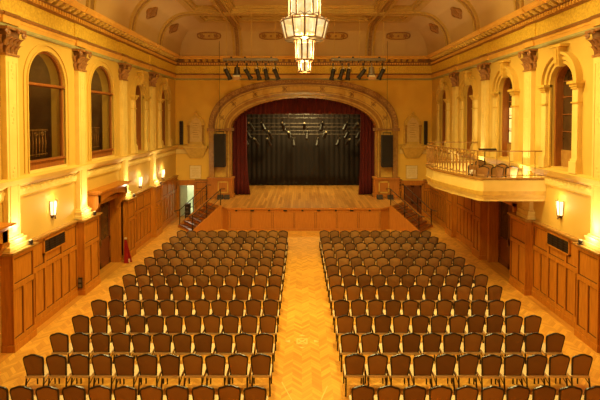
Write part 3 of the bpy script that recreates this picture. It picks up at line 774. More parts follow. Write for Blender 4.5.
a = MB(); aring(a, 0.72, 0.75, 27.75, 27.04); aring(a, 0.75, 0.80, 27.75, 27.10); aring(a, 0.97, 1.0, 27.75, 27.04); aring(a, 0.36, 0.38, 27.5, 27.10); aring(a, 0.64, 0.66, 27.5, 27.10); a.build('outer_fillet', 'brown', pr, smooth=True)
o = MB()
for ang in (0.25, 0.62, 1.0, 1.38, 1.76, 2.14, 2.52, 2.89):
    x, z = arch_pt(0.51, ang)
    for k in range(8):
        q = 2 * PI * k / 8; r1 = 0.12 if k % 2 == 0 else 0.26
        o.sphere((x + r1 * 0.55 * math.cos(q), 27.10, z + r1 * 0.55 * math.sin(q)), 0.03 if k % 2 else 0.03, 6, (1.3, 0.7, 1.3))
    o.sphere((x, 27.09, z), 0.035, 8)
o.build('rosette', 'brown', pr, smooth=True)
for s in (-1, 1):
    X = lambda v: XS + s * v
    def bx(mb, a, b, y0, y1, z0, z1): x0, x1 = sorted((X(a), X(b))); mb.box(x0, x1, y0, y1, z0, z1)
    j = MB(); bx(j, 4.47, 4.58, 27.02, 27.6, 2.5, 5.45); bx(j, 4.66, 4.78, 27.08, 27.75, 2.5, 5.45); j.build('jamb_moulding', 'ledge', pr)
    j = MB(); bx(j, 4.58, 4.66, 27.10, 27.75, 2.5, 5.45); bx(j, 4.78, 5.48, 27.16, 27.75, 2.5, 5.45); j.build('jamb_panel', 'gold', pr)
    j = MB(); bx(j, 5.48, 5.80, 26.98, 27.75, 2.5, 5.45); j.build('outer_pier', 'ledge', pr)
    j = MB(); bx(j, 5.44, 5.90, 26.92, 27.7, 5.36, 5.54); bx(j, 4.38, 4.82, 26.96, 27.7, 5.36, 5.54); bx(j, 4.82, 5.44, 27.06, 27.7, 5.40, 5.50); j.build('impost', 'brown', pr)
    j = MB(); bx(j, 4.38, 5.88, 26.92, 27.75, 1.27, 2.42); bx(j, 4.34, 5.92, 26.86, 27.75, 1.27, 1.42); bx(j, 4.33, 5.93, 26.84, 27.75, 2.38, 2.5); j.build('pedestal', 'wood_light', pr)
    j = MB()
    for a0, a1 in ((4.62, 5.26),):
        bx(j, a0, a1, 26.89, 26.93, 1.55, 1.62); bx(j, a0, a1, 26.89, 26.93, 2.2, 2.27); bx(j, a0, a0 + 0.06, 26.89, 26.93, 1.55, 2.27); bx(j, a1 - 0.06, a1, 26.89, 26.93, 1.55, 2.27)
    j.build('pedestal_frame', 'gold', pr)

# ------------------------------------------------------------------ stage
XST = 0.2; ZS = 1.26
st = thing('stage', 'raised timber stage with panelled front below the curtained arch', 'stage', (XST, 23.82, 0))
A_R, A_L = (4.84, 24.2), (-4.44, 24.2); B_R, B_L = (5.98, 25.72), (-5.58, 25.72)
fp = [(-4.05, 23.82), (4.32, 23.82), A_R, B_R, (5.95, 26.84), (5.95, 27.0), (4.40, 27.3), (4.40, 27.9), (6.6, 27.9), (6.6, 32.4), (-6.4, 32.4), (-6.4, 27.9), (-4.22, 27.9), (-4.22, 27.3), (-5.77, 27.0), (-5.77, 26.84), B_L, A_L]
d = MB(); d.hexa([(x, y, ZS - 0.06) for x, y in fp], [(x, y, ZS) for x, y in fp]); d.build('deck', 'stage', st)
n_ = MB(); n_.box(-4.08, 4.35, 23.78, 23.84, ZS - 0.09, ZS + 0.005)
n_.hexa([(4.33, 23.78, ZS - 0.09), (4.87, 24.18, ZS - 0.09), (4.83, 24.22, ZS - 0.09), (4.30, 23.84, ZS - 0.09)], [(4.33, 23.78, ZS + 0.005), (4.87, 24.18, ZS + 0.005), (4.83, 24.22, ZS + 0.005), (4.30, 23.84, ZS + 0.005)])
n_.build('nosing', 'wood_light', st)
fr = MB(); fr.box(-4.03, 4.30, 23.86, 23.95, 0, ZS - 0.06); fr.hexa([(4.29, 23.86, 0), (4.80, 24.23, 0), (4.75, 24.28, 0), (4.27, 23.95, 0)], [(4.29, 23.86, ZS - .06), (4.80, 24.23, ZS - .06), (4.75, 24.28, ZS - .06), (4.27, 23.95, ZS - .06)])
fr.hexa([(-4.02, 23.86, 0), (-4.40, 24.23, 0), (-4.35, 24.28, 0), (-4.0, 23.95, 0)], [(-4.02, 23.86, ZS - .06), (-4.40, 24.23, ZS - .06), (-4.35, 24.28, ZS - .06), (-4.0, 23.95, ZS - .06)])
for s in (-1, 1):
    a_, b_ = ((A_R, B_R) if s > 0 else (A_L, B_L))
    fr.hexa([(a_[0], a_[1], 0), (b_[0], b_[1], 0), (b_[0] - s * .05, b_[1], 0), (a_[0] - s * .05, a_[1], 0)], [(a_[0], a_[1], ZS - .06), (b_[0], b_[1], ZS - .06), (b_[0] - s * .05, b_[1], ZS - .06), (a_[0] - s * .05, a_[1], ZS - .06)])
fr.build('front', 'wood_light', st)
for a, b in ((5.98, 5.95), (-5.58, -5.77)):
    MB().hexa([(a, 25.72, 0), (b, 27.28, 0), (b - (0.05 if a > 0 else -0.05), 27.28, 0), (a - (0.05 if a > 0 else -0.05), 25.72, 0)], [(a, 25.72, ZS - .06), (b, 27.28, ZS - .06), (b - (0.05 if a > 0 else -0.05), 27.28, ZS - .06), (a - (0.05 if a > 0 else -0.05), 25.72, ZS - .06)]).build('side', 'wood', st)
bt = MB()
xx = -4.02
for i in range(8):
    x = -3.95 + 8.2 * i / 7 * 1.0
    bt.box(x - 0.03, x + 0.03, 23.835, 23.87, 0.14, ZS - 0.22)
bt.box(-4.03, 4.30, 23.83, 23.87, 0, 0.14); bt.box(-4.03, 4.30, 23.845, 23.87, ZS - 0.24, ZS - 0.09)
bt.build('batten', 'wood_light', st)
for i in range(8):
    x = -3.95 + 8.2 * i / 7
    for q in (x - 0.05, x + 0.03): MB().box(q, q + 0.02, 23.85, 23.866, 0.14, ZS - 0.24).build('seam_or_shade', 'wood_seam_or_shade', st)
for px, big_ in ((236, 0), (252, 1), (269, 0), (285, 1), (302.5, 0), (318.7, 1), (336, 0), (352, 1), (370, 0)):
    x = (px - 302) * 23.82 / 440; wv = 0.10 if big_ else 0.055
    MB().box(x - wv, x + wv, 23.80, 23.86, 1.08, 1.165).build('floor_box', 'black', st)
# stage house
sh = sroot('wall_stage', (XST, 30, 0))
h = MB(); h.quad((-6.4, 27.75, 0), (-6.4, 32.5, 0), (-6.4, 32.5, 9.5), (-6.4, 27.75, 9.5)); h.quad((6.6, 27.75, 0), (6.6, 32.5, 0), (6.6, 32.5, 9.5), (6.6, 27.75, 9.5)); h.quad((-6.4, 32.5, 0), (6.6, 32.5, 0), (6.6, 32.5, 9.5), (-6.4, 32.5, 9.5)); h.quad((-6.4, 27.75, 9.5), (6.6, 27.75, 9.5), (6.6, 32.5, 9.5), (-6.4, 32.5, 9.5))
h.quad((-6.4, 27.7, 9.5), (6.6, 27.7, 9.5), (6.6, 27.7, 8.2), (-6.4, 27.7, 8.2))
for q in ((-6.4, -5.1), (5.3, 6.6)): h.quad((q[0], 27.76, 0), (q[1], 27.76, 0), (q[1], 27.76, 9.5), (q[0], 27.76, 9.5))
h.build('black_lining', 'black', sh)
def cloth(name, label, x0, x1, y, z0, z1, mat, per, amp, flare=0.0, sw=0):
    n = int(abs(x1 - x0) / per * 10)
    rows = []
    for j in range(9):
        t = j / 8; z = z1 + (z0 - z1) * t; row = []
        for i in range(n + 1):
            u = i / n; xx = x0 + (x1 - x0) * u
            xx += flare * u * max(0, t - 0.6) ** 1.5 * 4
            row.append((xx, y + amp * math.sin(2 * PI * (xx - x0) / per + 0.6 * math.sin(5 * u)) * (0.6 + 0.4 * t), z))
        rows.append(row)
    m = MB(); m.grid(rows); o = m.build(name, mat, smooth=True)
    o.modifiers.new('thick', 'SOLIDIFY').thickness = 0.02
    return tag(o, label, 'curtain')
cloth('stage_backdrop', 'black pleated drape hanging across the back of the stage', -5.6, 5.8, 31.95, ZS + 0.02, 8.0, 'black_curtain', 0.36, 0.04)
cloth('stage_curtain', 'crimson velvet curtain gathered at left side of the stage arch', -4.75, -3.52, 27.98, ZS + 0.02, 7.9, 'red_curtain', 0.24, 0.06, 0.22)
cloth('stage_curtain', 'crimson velvet curtain gathered at right side of the stage arch', 4.93, 3.72, 27.98, ZS + 0.02, 7.9, 'red_curtain', 0.24, 0.06, -0.12)
cloth('curtain_valance', 'crimson velvet valance hanging across the top of the stage arch', -4.7, 4.9, 28.12, 6.42, 7.95, 'red_curtain', 0.30, 0.05)

# ------------------------------------------------------------------ stage steps with handrails
def steps(s, label):
    A = Vector((*(A_R if s > 0 else A_L), 0)); dn = Vector((0.8 * s, -0.6, 0)); wv = Vector((0.6 * s, 0.8, 0)) * 1.9
    t = thing('stage_steps', label, 'steps', tuple(A + dn * 0.75 + wv * 0.5))
    run_, n = 1.72, 7
    for i in range(n):
        z = ZS * (n - i) / (n + 0.0) - ZS / n * 1.0 + 0.0
        if z <= 0.02: continue
        a = A + dn * (run_ * i / (n - 1)) + wv * 0.03; b = a + dn * (run_ / (n - 1) + 0.02); w2 = wv * 0.95
        m = MB(); m.hexa([tuple(a + Vector((0, 0, z - 0.06))), tuple(b + Vector((0, 0, z - 0.06))), tuple(b + w2 + Vector((0, 0, z - 0.06))), tuple(a + w2 + Vector((0, 0, z - 0.06)))], [tuple(a + Vector((0, 0, z))), tuple(b + Vector((0, 0, z))), tuple(b + w2 + Vector((0, 0, z))), tuple(a + w2 + Vector((0, 0, z)))])
        m.build('tread', 'wood_dark', t)
        rr = MB(); q = b - dn * 0.04
        rr.hexa([tuple(q + Vector((0, 0, max(0, z - 0.18)))), tuple(q + w2 + Vector((0, 0, max(0, z - 0.18)))), tuple(q + w2 + Vector((0, 0, z - 0.05))), tuple(q + Vector((0, 0, z - 0.05)))], [tuple(q + dn * 0.02 + Vector((0, 0, max(0, z - 0.18)))), tuple(q + dn * 0.02 + w2 + Vector((0, 0, max(0, z - 0.18)))), tuple(q + dn * 0.02 + w2 + Vector((0, 0, z - 0.05))), tuple(q + dn * 0.02 + Vector((0, 0, z - 0.05)))])
        rr.build('riser', 'wood', t)
    for k, off in enumerate((0.0, 0.947)):
        o_ = A + wv * off + dn * 0.01; e = dn * (run_ + 0.05); th = wv.normalized() * 0.10
        ring = [o_, o_ + e, o_ + e + Vector((0, 0, 0.12)), o_ + dn * 0.04 + Vector((0, 0, ZS + 0.08)), o_ + Vector((0, 0, ZS + 0.08))]
        m = MB(); m.hexa([tuple(p) for p in ring], [tuple(p + th) for p in ring]); m.build('stringer', 'wood_light', t)
        up = Vector((0, 0, 1)); c0 = o_ + th * 0.5
        hr = MB()
        hr.tube([tuple(c0 - dn * 0.25 + up * (ZS + 0.95)), tuple(c0 + up * (ZS + 0.98)), tuple(c0 + dn * (run_ * 0.97) + up * 0.98), tuple(c0 + dn * (run_ + 0.25) + up * 0.94)], 0.024, 8)
        hr.tube([tuple(c0 + up * (ZS + 0.5)), tuple(c0 + dn * (run_ * 0.97) + up * 0.55)], 0.013, 6)
        h_ = hr.build('handrail', 'iron', t)
        for q in (0.02, 0.5, 0.97):
            p0 = c0 + dn * (run_ * q) + up * (ZS * (1 - q) + 0.05); MB().tube([tuple(p0), tuple(p0 + up * 0.95)], 0.026, 8).build('post', 'iron', h_)
    return t
steps(-1, 'timber steps with black handrails up to the left side of the stage')
steps(1, 'timber steps with black handrails up to the right side of the stage')

# ------------------------------------------------------------------ hung loudspeakers, column speakers, monitors
for x, s, top in ((-4.98, 'left', 5.2), (5.15, 'right', 5.13)):
    t = thing('hanging_loudspeaker', f'tall black loudspeaker column hung on a cable at {s} side of the stage arch', 'loudspeaker', (x, 26.65, 3.2), 'hung loudspeakers')
    MB().box(x - 0.34, x + 0.34, 26.45, 26.85, 3.2, top).build('cabinet', 'black', t, bevel=0.03)
    g = MB(); g.box(x - 0.30, x + 0.30, 26.43, 26.46, 3.26, top - 0.06)
    for k in range(6): g.box(x - 0.33, x + 0.33, 26.425, 26.46, 3.2 + (top - 3.2) * k / 6 - 0.01, 3.2 + (top - 3.2) * k / 6 + 0.012)
    g.build('grille', plain('speaker_mesh', (0.014, 0.007, 0.004), None, 40, 0.8), t)
    zc = cz(x, 26.65)
    MB().tube([(x, 26.65, top + 0.16), (x, 26.65, zc + 0.02)], 0.011, 6).build('cable', 'black', t)
    MB().box(x - 0.26, x + 0.26, 26.6, 26.7, top + 0.1, top + 0.16).box(x - 0.25, x - 0.22, 26.63, 26.67, top - 0.02, top + 0.1).box(x + 0.22, x + 0.25, 26.63, 26.67, top - 0.02, top + 0.1).build('flying_bar', 'iron', t)
for x, s in ((-7.45, 'left'), (7.64, 'right')):
    t = thing('column_speaker', f'slim black column speaker on the end wall beside {s} tablet', 'loudspeaker', (x, 27.1, 4.4), 'slim column speakers')
    MB().box(x - 0.10, x + 0.10, 27.08, 27.24, 4.52, 5.98).build('cabinet', 'black', t, bevel=0.02)
    g = MB()
    for k in range(8): g.box(x - 0.085, x + 0.085, 27.07, 27.09, 4.58 + 0.17 * k, 4.71 + 0.17 * k)
    g.build('grille', 'iron', t); MB().box(x - 0.04, x + 0.04, 27.2, 27.31, 5.1, 5.4).build('bracket', 'iron', t)
for x, s in ((-4.95, 'left'), (-4.55, 'left inner'), (4.70, 'right inner'), (5.35, 'right')):
    t = thing('stage_monitor', f'small black wedge speaker on stage floor at {s} foot of arch', 'loudspeaker', (x, 26.5, ZS), 'small wedge speakers')
    m = MB(); m.prism([(x - 0.17, 26.34, ZS), (x - 0.17, 26.62, ZS), (x - 0.17, 26.62, ZS + 0.25), (x - 0.17, 26.48, ZS + 0.27)], (0.34, 0, 0)); m.build('cabinet', 'black', t, bevel=0.012)
    MB().hexa([(x - 0.14, 26.345, ZS + 0.03), (x + 0.14, 26.345, ZS + 0.03), (x + 0.14, 26.465, ZS + 0.25), (x - 0.14, 26.465, ZS + 0.25)], [(x - 0.14, 26.33, ZS + 0.035), (x + 0.14, 26.33, ZS + 0.035), (x + 0.14, 26.45, ZS + 0.255), (x - 0.14, 26.45, ZS + 0.255)]).build('grille', 'iron', t)

# ------------------------------------------------------------------ memorial tablets and notices on the end wall
for x, s in ((-6.55, 'left'), (6.85, 'right')):
    t = thing('wall_tablet', f'pale arched memorial tablet on a bracket shelf, end wall {s} of the stage', 'tablet', (x, YE, 3.7), 'memorial tablets')
    def gable(w, z0, zs, zt):
        pts = [(x - w, z0), (x + w, z0), (x + w, zs)]
        for i in range(1, 8): pts.append((x + w * math.cos(PI / 2 * i / 8) , zs + (zt - zs) * (0.78 * math.sin(PI / 2 * i / 8) + 0.22 * (i / 8) ** 3)))
        pts.append((x, zt))
        return pts + [(2 * x - p[0], p[1]) for p in reversed(pts[2:-1])]
    MB().hexa([(a, 27.31, z) for a, z in gable(0.54, 4.55, 5.7, 6.42)], [(a, 27.16, z) for a, z in gable(0.54, 4.55, 5.7, 6.42)]).build('surround', 'gold', t)
    MB().hexa([(a, 27.2, z) for a, z in gable(0.36, 4.7, 5.68, 6.2)], [(a, 27.13, z) for a, z in gable(0.36, 4.7, 5.68, 6.2)]).build('plaque', 'tablet_light', t)
    c = MB()
    for sg in (-1, 1): c.tube([(x + sg * 0.44, 27.12, 4.6), (x + sg * 0.44, 27.12, 5.62)], 0.05, 10); c.box(x + sg * 0.44 - 0.07, x + sg * 0.44 + 0.07, 27.05, 27.2, 5.62, 5.72)
    c.build('colonnette', 'ledge', t, smooth=True)
    MB().sphere((x, 27.14, 6.46), 0.075, 8, (1, 1, 1.5)).build('finial', 'gold', t)
    li = MB()
    for k in range(7): li.box(x - 0.2 + 0.03 * (k % 2), x + 0.2 - 0.05 * (k % 3), 27.122, 27.132, 4.98 + 0.14 * k, 5.005 + 0.14 * k)
    li.build('inscription', 'ledge', t)
    sf = MB(); sf.box(x - 0.46, x + 0.46, 27.05, 27.3, 4.42, 4.58); sf.box(x - 0.72, x + 0.72, 26.93, 27.3, 4.30, 4.42)
    sf.hexa([(x - 0.40, 27.2, 3.68), (x + 0.40, 27.2, 3.68), (x + 0.40, 27.3, 3.68), (x - 0.40, 27.3, 3.68)], [(x - 0.68, 26.98, 4.30), (x + 0.68, 26.98, 4.30), (x + 0.68, 27.3, 4.30), (x - 0.68, 27.3, 4.30)])
    sf.build('bracket_shelf', 'gold', t)
for x, s in ((-6.62, 'left'), (6.82, 'right')):
    t = thing('notice_panel', f'small cream panel of faint lettering below the {s} memorial tablet', 'notice', (x, YE, 2.4), 'small cream panels')
    MB().box(x - 0.34, x + 0.34, 27.26, 27.31, 2.40, 3.20).build('board', 'paper', t)
    f = MB(); f.box(x - 0.37, x + 0.37, 27.25, 27.31, 3.19, 3.23); f.box(x - 0.37, x + 0.37, 27.25, 27.31, 2.37, 2.41); f.box(x - 0.37, x - 0.33, 27.25, 27.31, 2.37, 3.23); f.box(x + 0.33, x + 0.37, 27.25, 27.31, 2.37, 3.23); f.build('frame', 'gold', t)
    li = MB()
    for k in range(5): li.box(x - 0.24 + 0.04 * (k % 2), x + 0.24 - 0.04 * (k % 2), 27.255, 27.262, 2.55 + 0.12 * k, 2.58 + 0.12 * k)
    li.build('inscription', 'gold', t)

# ------------------------------------------------------------------ chandelier
def chandelier(loc):
    x, y = loc; t = thing('chandelier', 'stepped brass and cream glass chandelier hanging over the centre aisle', 'chandelier', (x, y, 7.5))
    tiers = [  # name, n panels, r bottom, r top, z bottom, z top, zigzag
        ('upper_tier', 12, 0.49, 0.49, 9.22, 10.35), ('crown_tier', 12, 0.34, 0.36, 10.35, 10.75), ('ring_tier', 12, 0.60, 0.73, 8.56, 9.10), ('middle_tier', 10, 0.30, 0.37, 8.74, 9.22), ('lower_tier', 10, 0.265, 0.285, 7.93, 8.52), ('tip_tier', 8, 0.18, 0.185, 7.57, 7.90)]
    for nm, n, r0, r1, z0, z1 in tiers:
        root = None
        gl = MB(); fr = MB()
        for k in range(n):
            a0 = 2 * PI * k / n + PI / n * 0; a1 = 2 * PI * (k + 1) / n
            P = lambda r, a, z: (x + r * math.cos(a), y + r * math.sin(a), z)
            am = (a0 + a1) / 2; rm = math.cos(PI / n)
            top = [P(r1, a1, z1), P(r1 * 1.0, am, z1 + (0.05 if nm in ('ring_tier',) else 0)), P(r1, a0, z1)]
            gl.quad(P(r0, a0, z0), P(r0, a1, z0), *top)
            fr.tube([P(r0 + 0.008, a0, z0), P(r1 + 0.008, a0, z1)], 0.029, 6)
        for r, z, th in ((r0 + 0.01, z0, 0.03), (r1 + 0.01, z1, 0.026)):
            fr.tube([(x + r * math.cos(2 * PI * k / n), y + r * math.sin(2 * PI * k / n), z) for k in range(n)], th, 6, closed=True)
        g = gl.build(nm, 'chand_glass', t)
        fr.build('frame', 'chand_metal', g)
    # glass floors of the ring and the tip
    fl = MB(); fl.lathe([(0.26, 8.55), (0.60, 8.55), (0.60, 8.53), (0.26, 8.53), (0.26, 8.55)], (x, y), 24); fl.build('ring_floor', 'iron', t); fl = MB(); fl.lathe([(0.001, 7.55), (0.18, 7.57)], (x, y), 16); fl.build('tip_floor', 'chand_glass', t)
    k = MB(); k.lathe([(0.30, 8.50), (0.34, 8.50), (0.34, 8.54), (0.30, 8.54), (0.30, 8.50)], (x, y), 24); k.lathe([(0.19, 7.89), (0.27, 7.89), (0.27, 7.94), (0.19, 7.94), (0.19, 7.89)], (x, y), 24)
    k.lathe([(0.001, 7.49), (0.03, 7.51), (0.035, 7.54), (0.02, 7.57), (0.001, 7.575)], (x, y), 12); k.lathe([(0.30, 9.2), (0.52, 9.2), (0.52, 9.24), (0.30, 9.24), (0.30, 9.2)], (x, y), 24)
    for q in range(12):
        a = 2 * PI * q / 12; k.sphere((x + 0.74 * math.cos(a), y + 0.74 * math.sin(a), 9.14), 0.035, 6)
        k.tube([(x + 0.49 * math.cos(a), y + 0.49 * math.sin(a), 9.24), (x + 0.54 * math.cos(a + PI / 12), y + 0.54 * math.sin(a + PI / 12), 9.32), (x + 0.49 * math.cos(a + PI / 6), y + 0.49 * math.sin(a + PI / 6), 9.24)], 0.012, 5)
    k.build('collar', 'chand_metal', t)
    MB().tube([(x, y, 10.75), (x, y, 11.6)], 0.03, 8).build('rod', 'chand_metal', t)
    for z, e in ((8.85, 0.33), (9.75, 0.33), (8.2, 0.24), (7.74, 0.10)): light('POINT', (x, y, z), P_CHAND * e, size=0.05, parent=t)
chandelier((0.08, 13.7))

# ------------------------------------------------------------------ lighting bars with spotlights
def spot_proto():
    t = thing('spotlight', '', 'spotlight', (0, 0, 0))
    c = MB(); c.box(-0.05, 0.05, -0.04, 0.04, -0.02, 0.1); c.tube([(0, 0, -0.14), (0, 0, 0)], 0.018, 6); c.build('clamp', 'iron', t)
    y_ = MB(); y_.tube([(-0.15, 0, -0.32), (-0.15, 0, -0.16), (-0.1, 0, -0.13), (0.1, 0, -0.13), (0.15, 0, -0.16), (0.15, 0, -0.32)], 0.014, 6); y_.build('yoke', 'iron', t)
    b = MB(); b.lathe([(0.001, 0.17), (0.07, 0.16), (0.10, 0.11), (0.11, 0.0), (0.10, -0.12), (0.10, -0.30), (0.125, -0.31), (0.125, -0.42), (0.105, -0.42), (0.105, -0.40), (0.001, -0.40)], (0, 0), 14)
    for k in range(4): b.lathe([(0.11, 0.02 + 0.03 * k), (0.122, 0.025 + 0.03 * k), (0.11, 0.03 + 0.03 * k)], (0, 0), 14)
    o = b.build('body', 'black', t, smooth=True); o.location = (0, 0, -0.32)
    ORG[o.name] = (0, 0, 0)
    l = MB(); l.lathe([(0.001, -0.395), (0.10, -0.395), (0.10, -0.39), (0.001, -0.39)], (0, 0), 14); l.build('lens', 'grey_metal', o)
    k = MB(); k.box(-0.04, 0.04, -0.05, 0.05, 0.16, 0.24); k.build('back_cap', 'lamp_face', o)
    return t
SP = spot_proto(); first_spot = [True]
def place_spot(loc, tilt, label, group, back=0.0):
    if first_spot[0]:
        o = SP; first_spot[0] = False; o.location = loc
    else: o = dup(SP, loc)
    o['label'] = label; o['group'] = group
    for c in o.children:
        if c.name.startswith('body'): c.rotation_euler = (back, tilt, 0)
    return o
BARS = (('left', -3.93, -1.2, [(227, -0.42), (247, -0.5), (257.7, -0.22), (265.8, -0.18), (275.5, -0.36)], 237.3), ('right', 1.44, 4.18, [(333, 0.2), (342, 0.3), (348.5, 0.1), (363, 0.62), (382, 0.42)], 371.3))
for s, x0, x1, sp, flood in BARS:
    t = thing('lighting_bar', f'grey lighting bar hung on wires {s} of the chandelier', 'lighting bar', ((x0 + x1) / 2, 22, 9.0), 'lighting bars')
    MB().box(x0, x1, 21.92, 22.08, 8.99, 9.13).build('bar', 'grey_metal', t, bevel=0.01)
    MB().tube([(x0, 22, 8.90), (x1, 22, 8.90)], 0.02, 8).build('pipe', 'brown', t)
    for k in range(9): 
        x = x0 + (x1 - x0) * (k + 0.5) / 9
        MB().tube([(x, 22, 9.03), (x, 22, 8.88)], 0.03, 6).build('socket', 'iron', t)
    for q in (0.06, 0.52, 0.95):
        x = x0 + (x1 - x0) * q; MB().tube([(x, 22, 9.1), (x, 22, ZTOP - 0.02)], 0.014, 5).build('wire', 'ceilrib', t)
    for k, q in enumerate((0.15, 0.4, 0.88)):
        x = x0 + (x1 - x0) * q; MB().box(x - 0.05, x + 0.05, 21.97, 22.03, 9.12, 9.2).build('clip', 'iron', t)
    for k, (px, tl) in enumerate(sp):
        x = (px - 302) * 22 / 440
        place_spot((x, 22, 8.775), tl, f'black theatre spotlight on the {s} lighting bar, {ORD[k]} from left not counting the floodlight', 'spotlights on the hanging bars', back=0.25)
    x = (flood - 302) * 22 / 440
    f = thing('floodlight', f'pale-fronted grey floodlight pointing down from the {s} lighting bar', 'floodlight', (x, 22, 8.2), 'floodlights')
    MB().tube([(x, 22, 8.9), (x, 22, 8.70), (x, 22, 8.68), (x, 22, 8.32)], [0.02, 0.05, 0.13, 0.16], 12).build('housing', 'grey_metal' if s == 'right' else 'iron', f, smooth=True)
    MB().hexa([(x - 0.17, 21.85, 8.32), (x + 0.17, 21.85, 8.32), (x + 0.17, 22.15, 8.32), (x - 0.17, 22.15, 8.32)], [(x - 0.2, 21.8, 8.2), (x + 0.2, 21.8, 8.2), (x + 0.2, 22.2, 8.2), (x - 0.2, 22.2, 8.2)]).build('hood', 'truss', f); MB().box(x - 0.16, x + 0.16, 21.78, 21.80, 8.2, 8.25).build('front_glass', 'lamp_face', f)
    MB().box(x - 0.19, x + 0.19, 21.78, 21.8, 8.04, 8.2).build('barn_door', 'brown', f)
# bars above the stage
PIPES = ((28.9, 6.16, [-3.4, -2.6, -1.25, 0.15, 1.3, 2.9, 3.6]), (30.1, 5.55, [-3.7, -2.2, -0.9, 0.35, 1.6, 3.1, 3.9]), (31.2, 5.02, [-4.0, -3.3, -2.4, -0.6, 1.1, 2.6, 3.3, 4.1]))
for k, (y, z, lst) in enumerate(PIPES):
    t = thing('stage_lighting_bar', f'dark lighting bar over the stage, {("front", "middle", "rear")[k]} one of three', 'lighting bar', (0.1, y, z), 'lighting bars over the stage')
    MB().tube([(-4.9, y, z), (5.1, y, z)], 0.03, 8).tube([(-4.9, y, z + 0.25), (5.1, y, z + 0.25)], 0.02, 8).build('pipe', 'truss', t)
    for q in range(11): MB().tube([(-4.8 + 0.98 * q, y, z), (-4.8 + 0.98 * q, y, z + 0.25)], 0.015, 5).build('strut', 'truss', t)
    for x in (-3.5, 0.1, 3.7): MB().tube([(x, y, z + 0.25), (x, y, 9.49)], 0.012, 5).build('wire', 'iron', t)
    for j, x in enumerate(lst):
        place_spot((x, y, z - 0.135), (0.5 if x > 0 else -0.5) * min(1, abs(x) / 3), f'small spotlight on the {("front", "middle", "rear")[k]} bar over the stage, {ORD[j]} from left', 'spotlights over the stage', back=random.choice((-0.5, 0.5, 0.9)))

# ------------------------------------------------------------------ wall sconces
def sconce(T, u, z, label, nm='wall_sconce'):
    t = thing(nm, label, 'wall light', T(u, 0, z), 'wall sconces')
    pl = MB(T); pl.box(u - 0.06, u + 0.06, -0.01, 0.03, z - 0.02, z + 0.1); pl.tube([(u, 0.02, z + 0.02), (u, 0.1, z - 0.0), (u, 0.1, z + 0.08)], 0.018, 8); pl.sphere((u, 0.1, z - 0.03), 0.03, 8); pl.build('bracket', 'chand_metal', t)
    g = MB(T); prof = [(-0.15, 0.01), (-0.10, 0.11), (0, 0.15), (0.10, 0.11), (0.15, 0.01)]
    g.hexa([(u + a * 0.72, d * 0.8, z + 0.07) for a, d in prof], [(u + a, d, z + 0.50) for a, d in prof]); gg = g.build('shade', 'sconce_glass', t)
    f = MB(T)
    for a, d in prof: f.tube([(u + a * 0.72, d * 0.8 + 0.004, z + 0.07), (u + a * 1.02, d + 0.004, z + 0.52)], 0.009, 5)
    f.tube([(u + a * 1.02, d + 0.004, z + 0.52) for a, d in prof], 0.010, 5); f.tube([(u + a * 0.72, d * 0.8 + 0.004, z + 0.07) for a, d in prof], 0.012, 5); f.build('frame', 'chand_metal', t)
    light('POINT', T(u, 0.24, z + 0.34), 9, color=(1, 0.78, 0.42), size=0.06, parent=t); light('POINT', T(u, 0.16, z + 0.62), 4, color=(1, 0.78, 0.42), size=0.05, parent=t)
sconce(LT, 13.75, 3.02, 'glowing glass wall light on left wall below the nearest window')
sconce(LT, 21.15, 2.80, 'glowing glass wall light on left wall between third and fourth pilasters')
sconce(LT, 24.6, 2.76, 'glowing glass wall light on left wall nearest the stage')
sconce(RT, 13.6, 3.04, 'glowing glass wall light on right wall beside the balcony')

# ------------------------------------------------------------------ vents, door hoods and odds and ends on the side walls
for T, s, a, b in ((LT, 'left', 13.15, 14.28), (RT, 'right', 13.02, 14.15)):
    t = thing('wall_vent', f'dark oblong vent grille let into the {s} wall panelling', 'vent', T((a + b) / 2, 0.1, 2.0), 'panelling vents')
    f = MB(T); f.box(a - 0.05, b + 0.05, 0.05, 0.115, 2.44, 2.49); f.box(a - 0.05, b + 0.05, 0.05, 0.115, 2.02, 2.07); f.box(a - 0.05, a, 0.05, 0.115, 2.02, 2.49); f.box(b, b + 0.05, 0.05, 0.115, 2.02, 2.49); f.build('frame', 'wood', t)
    MB(T).box(a, b, 0.05, 0.10, 2.07, 2.44).build('backing', 'black', t)
    g = MB(T)
    for k in range(5): g.box(a, b, 0.09, 0.112, 2.10 + 0.075 * k, 2.125 + 0.075 * k)
    for k in range(1, 4): u = a + (b - a) * k / 4; g.box(u - 0.02, u + 0.02, 0.09, 0.114, 2.07, 2.44)
    g.build('grille', 'iron', t)
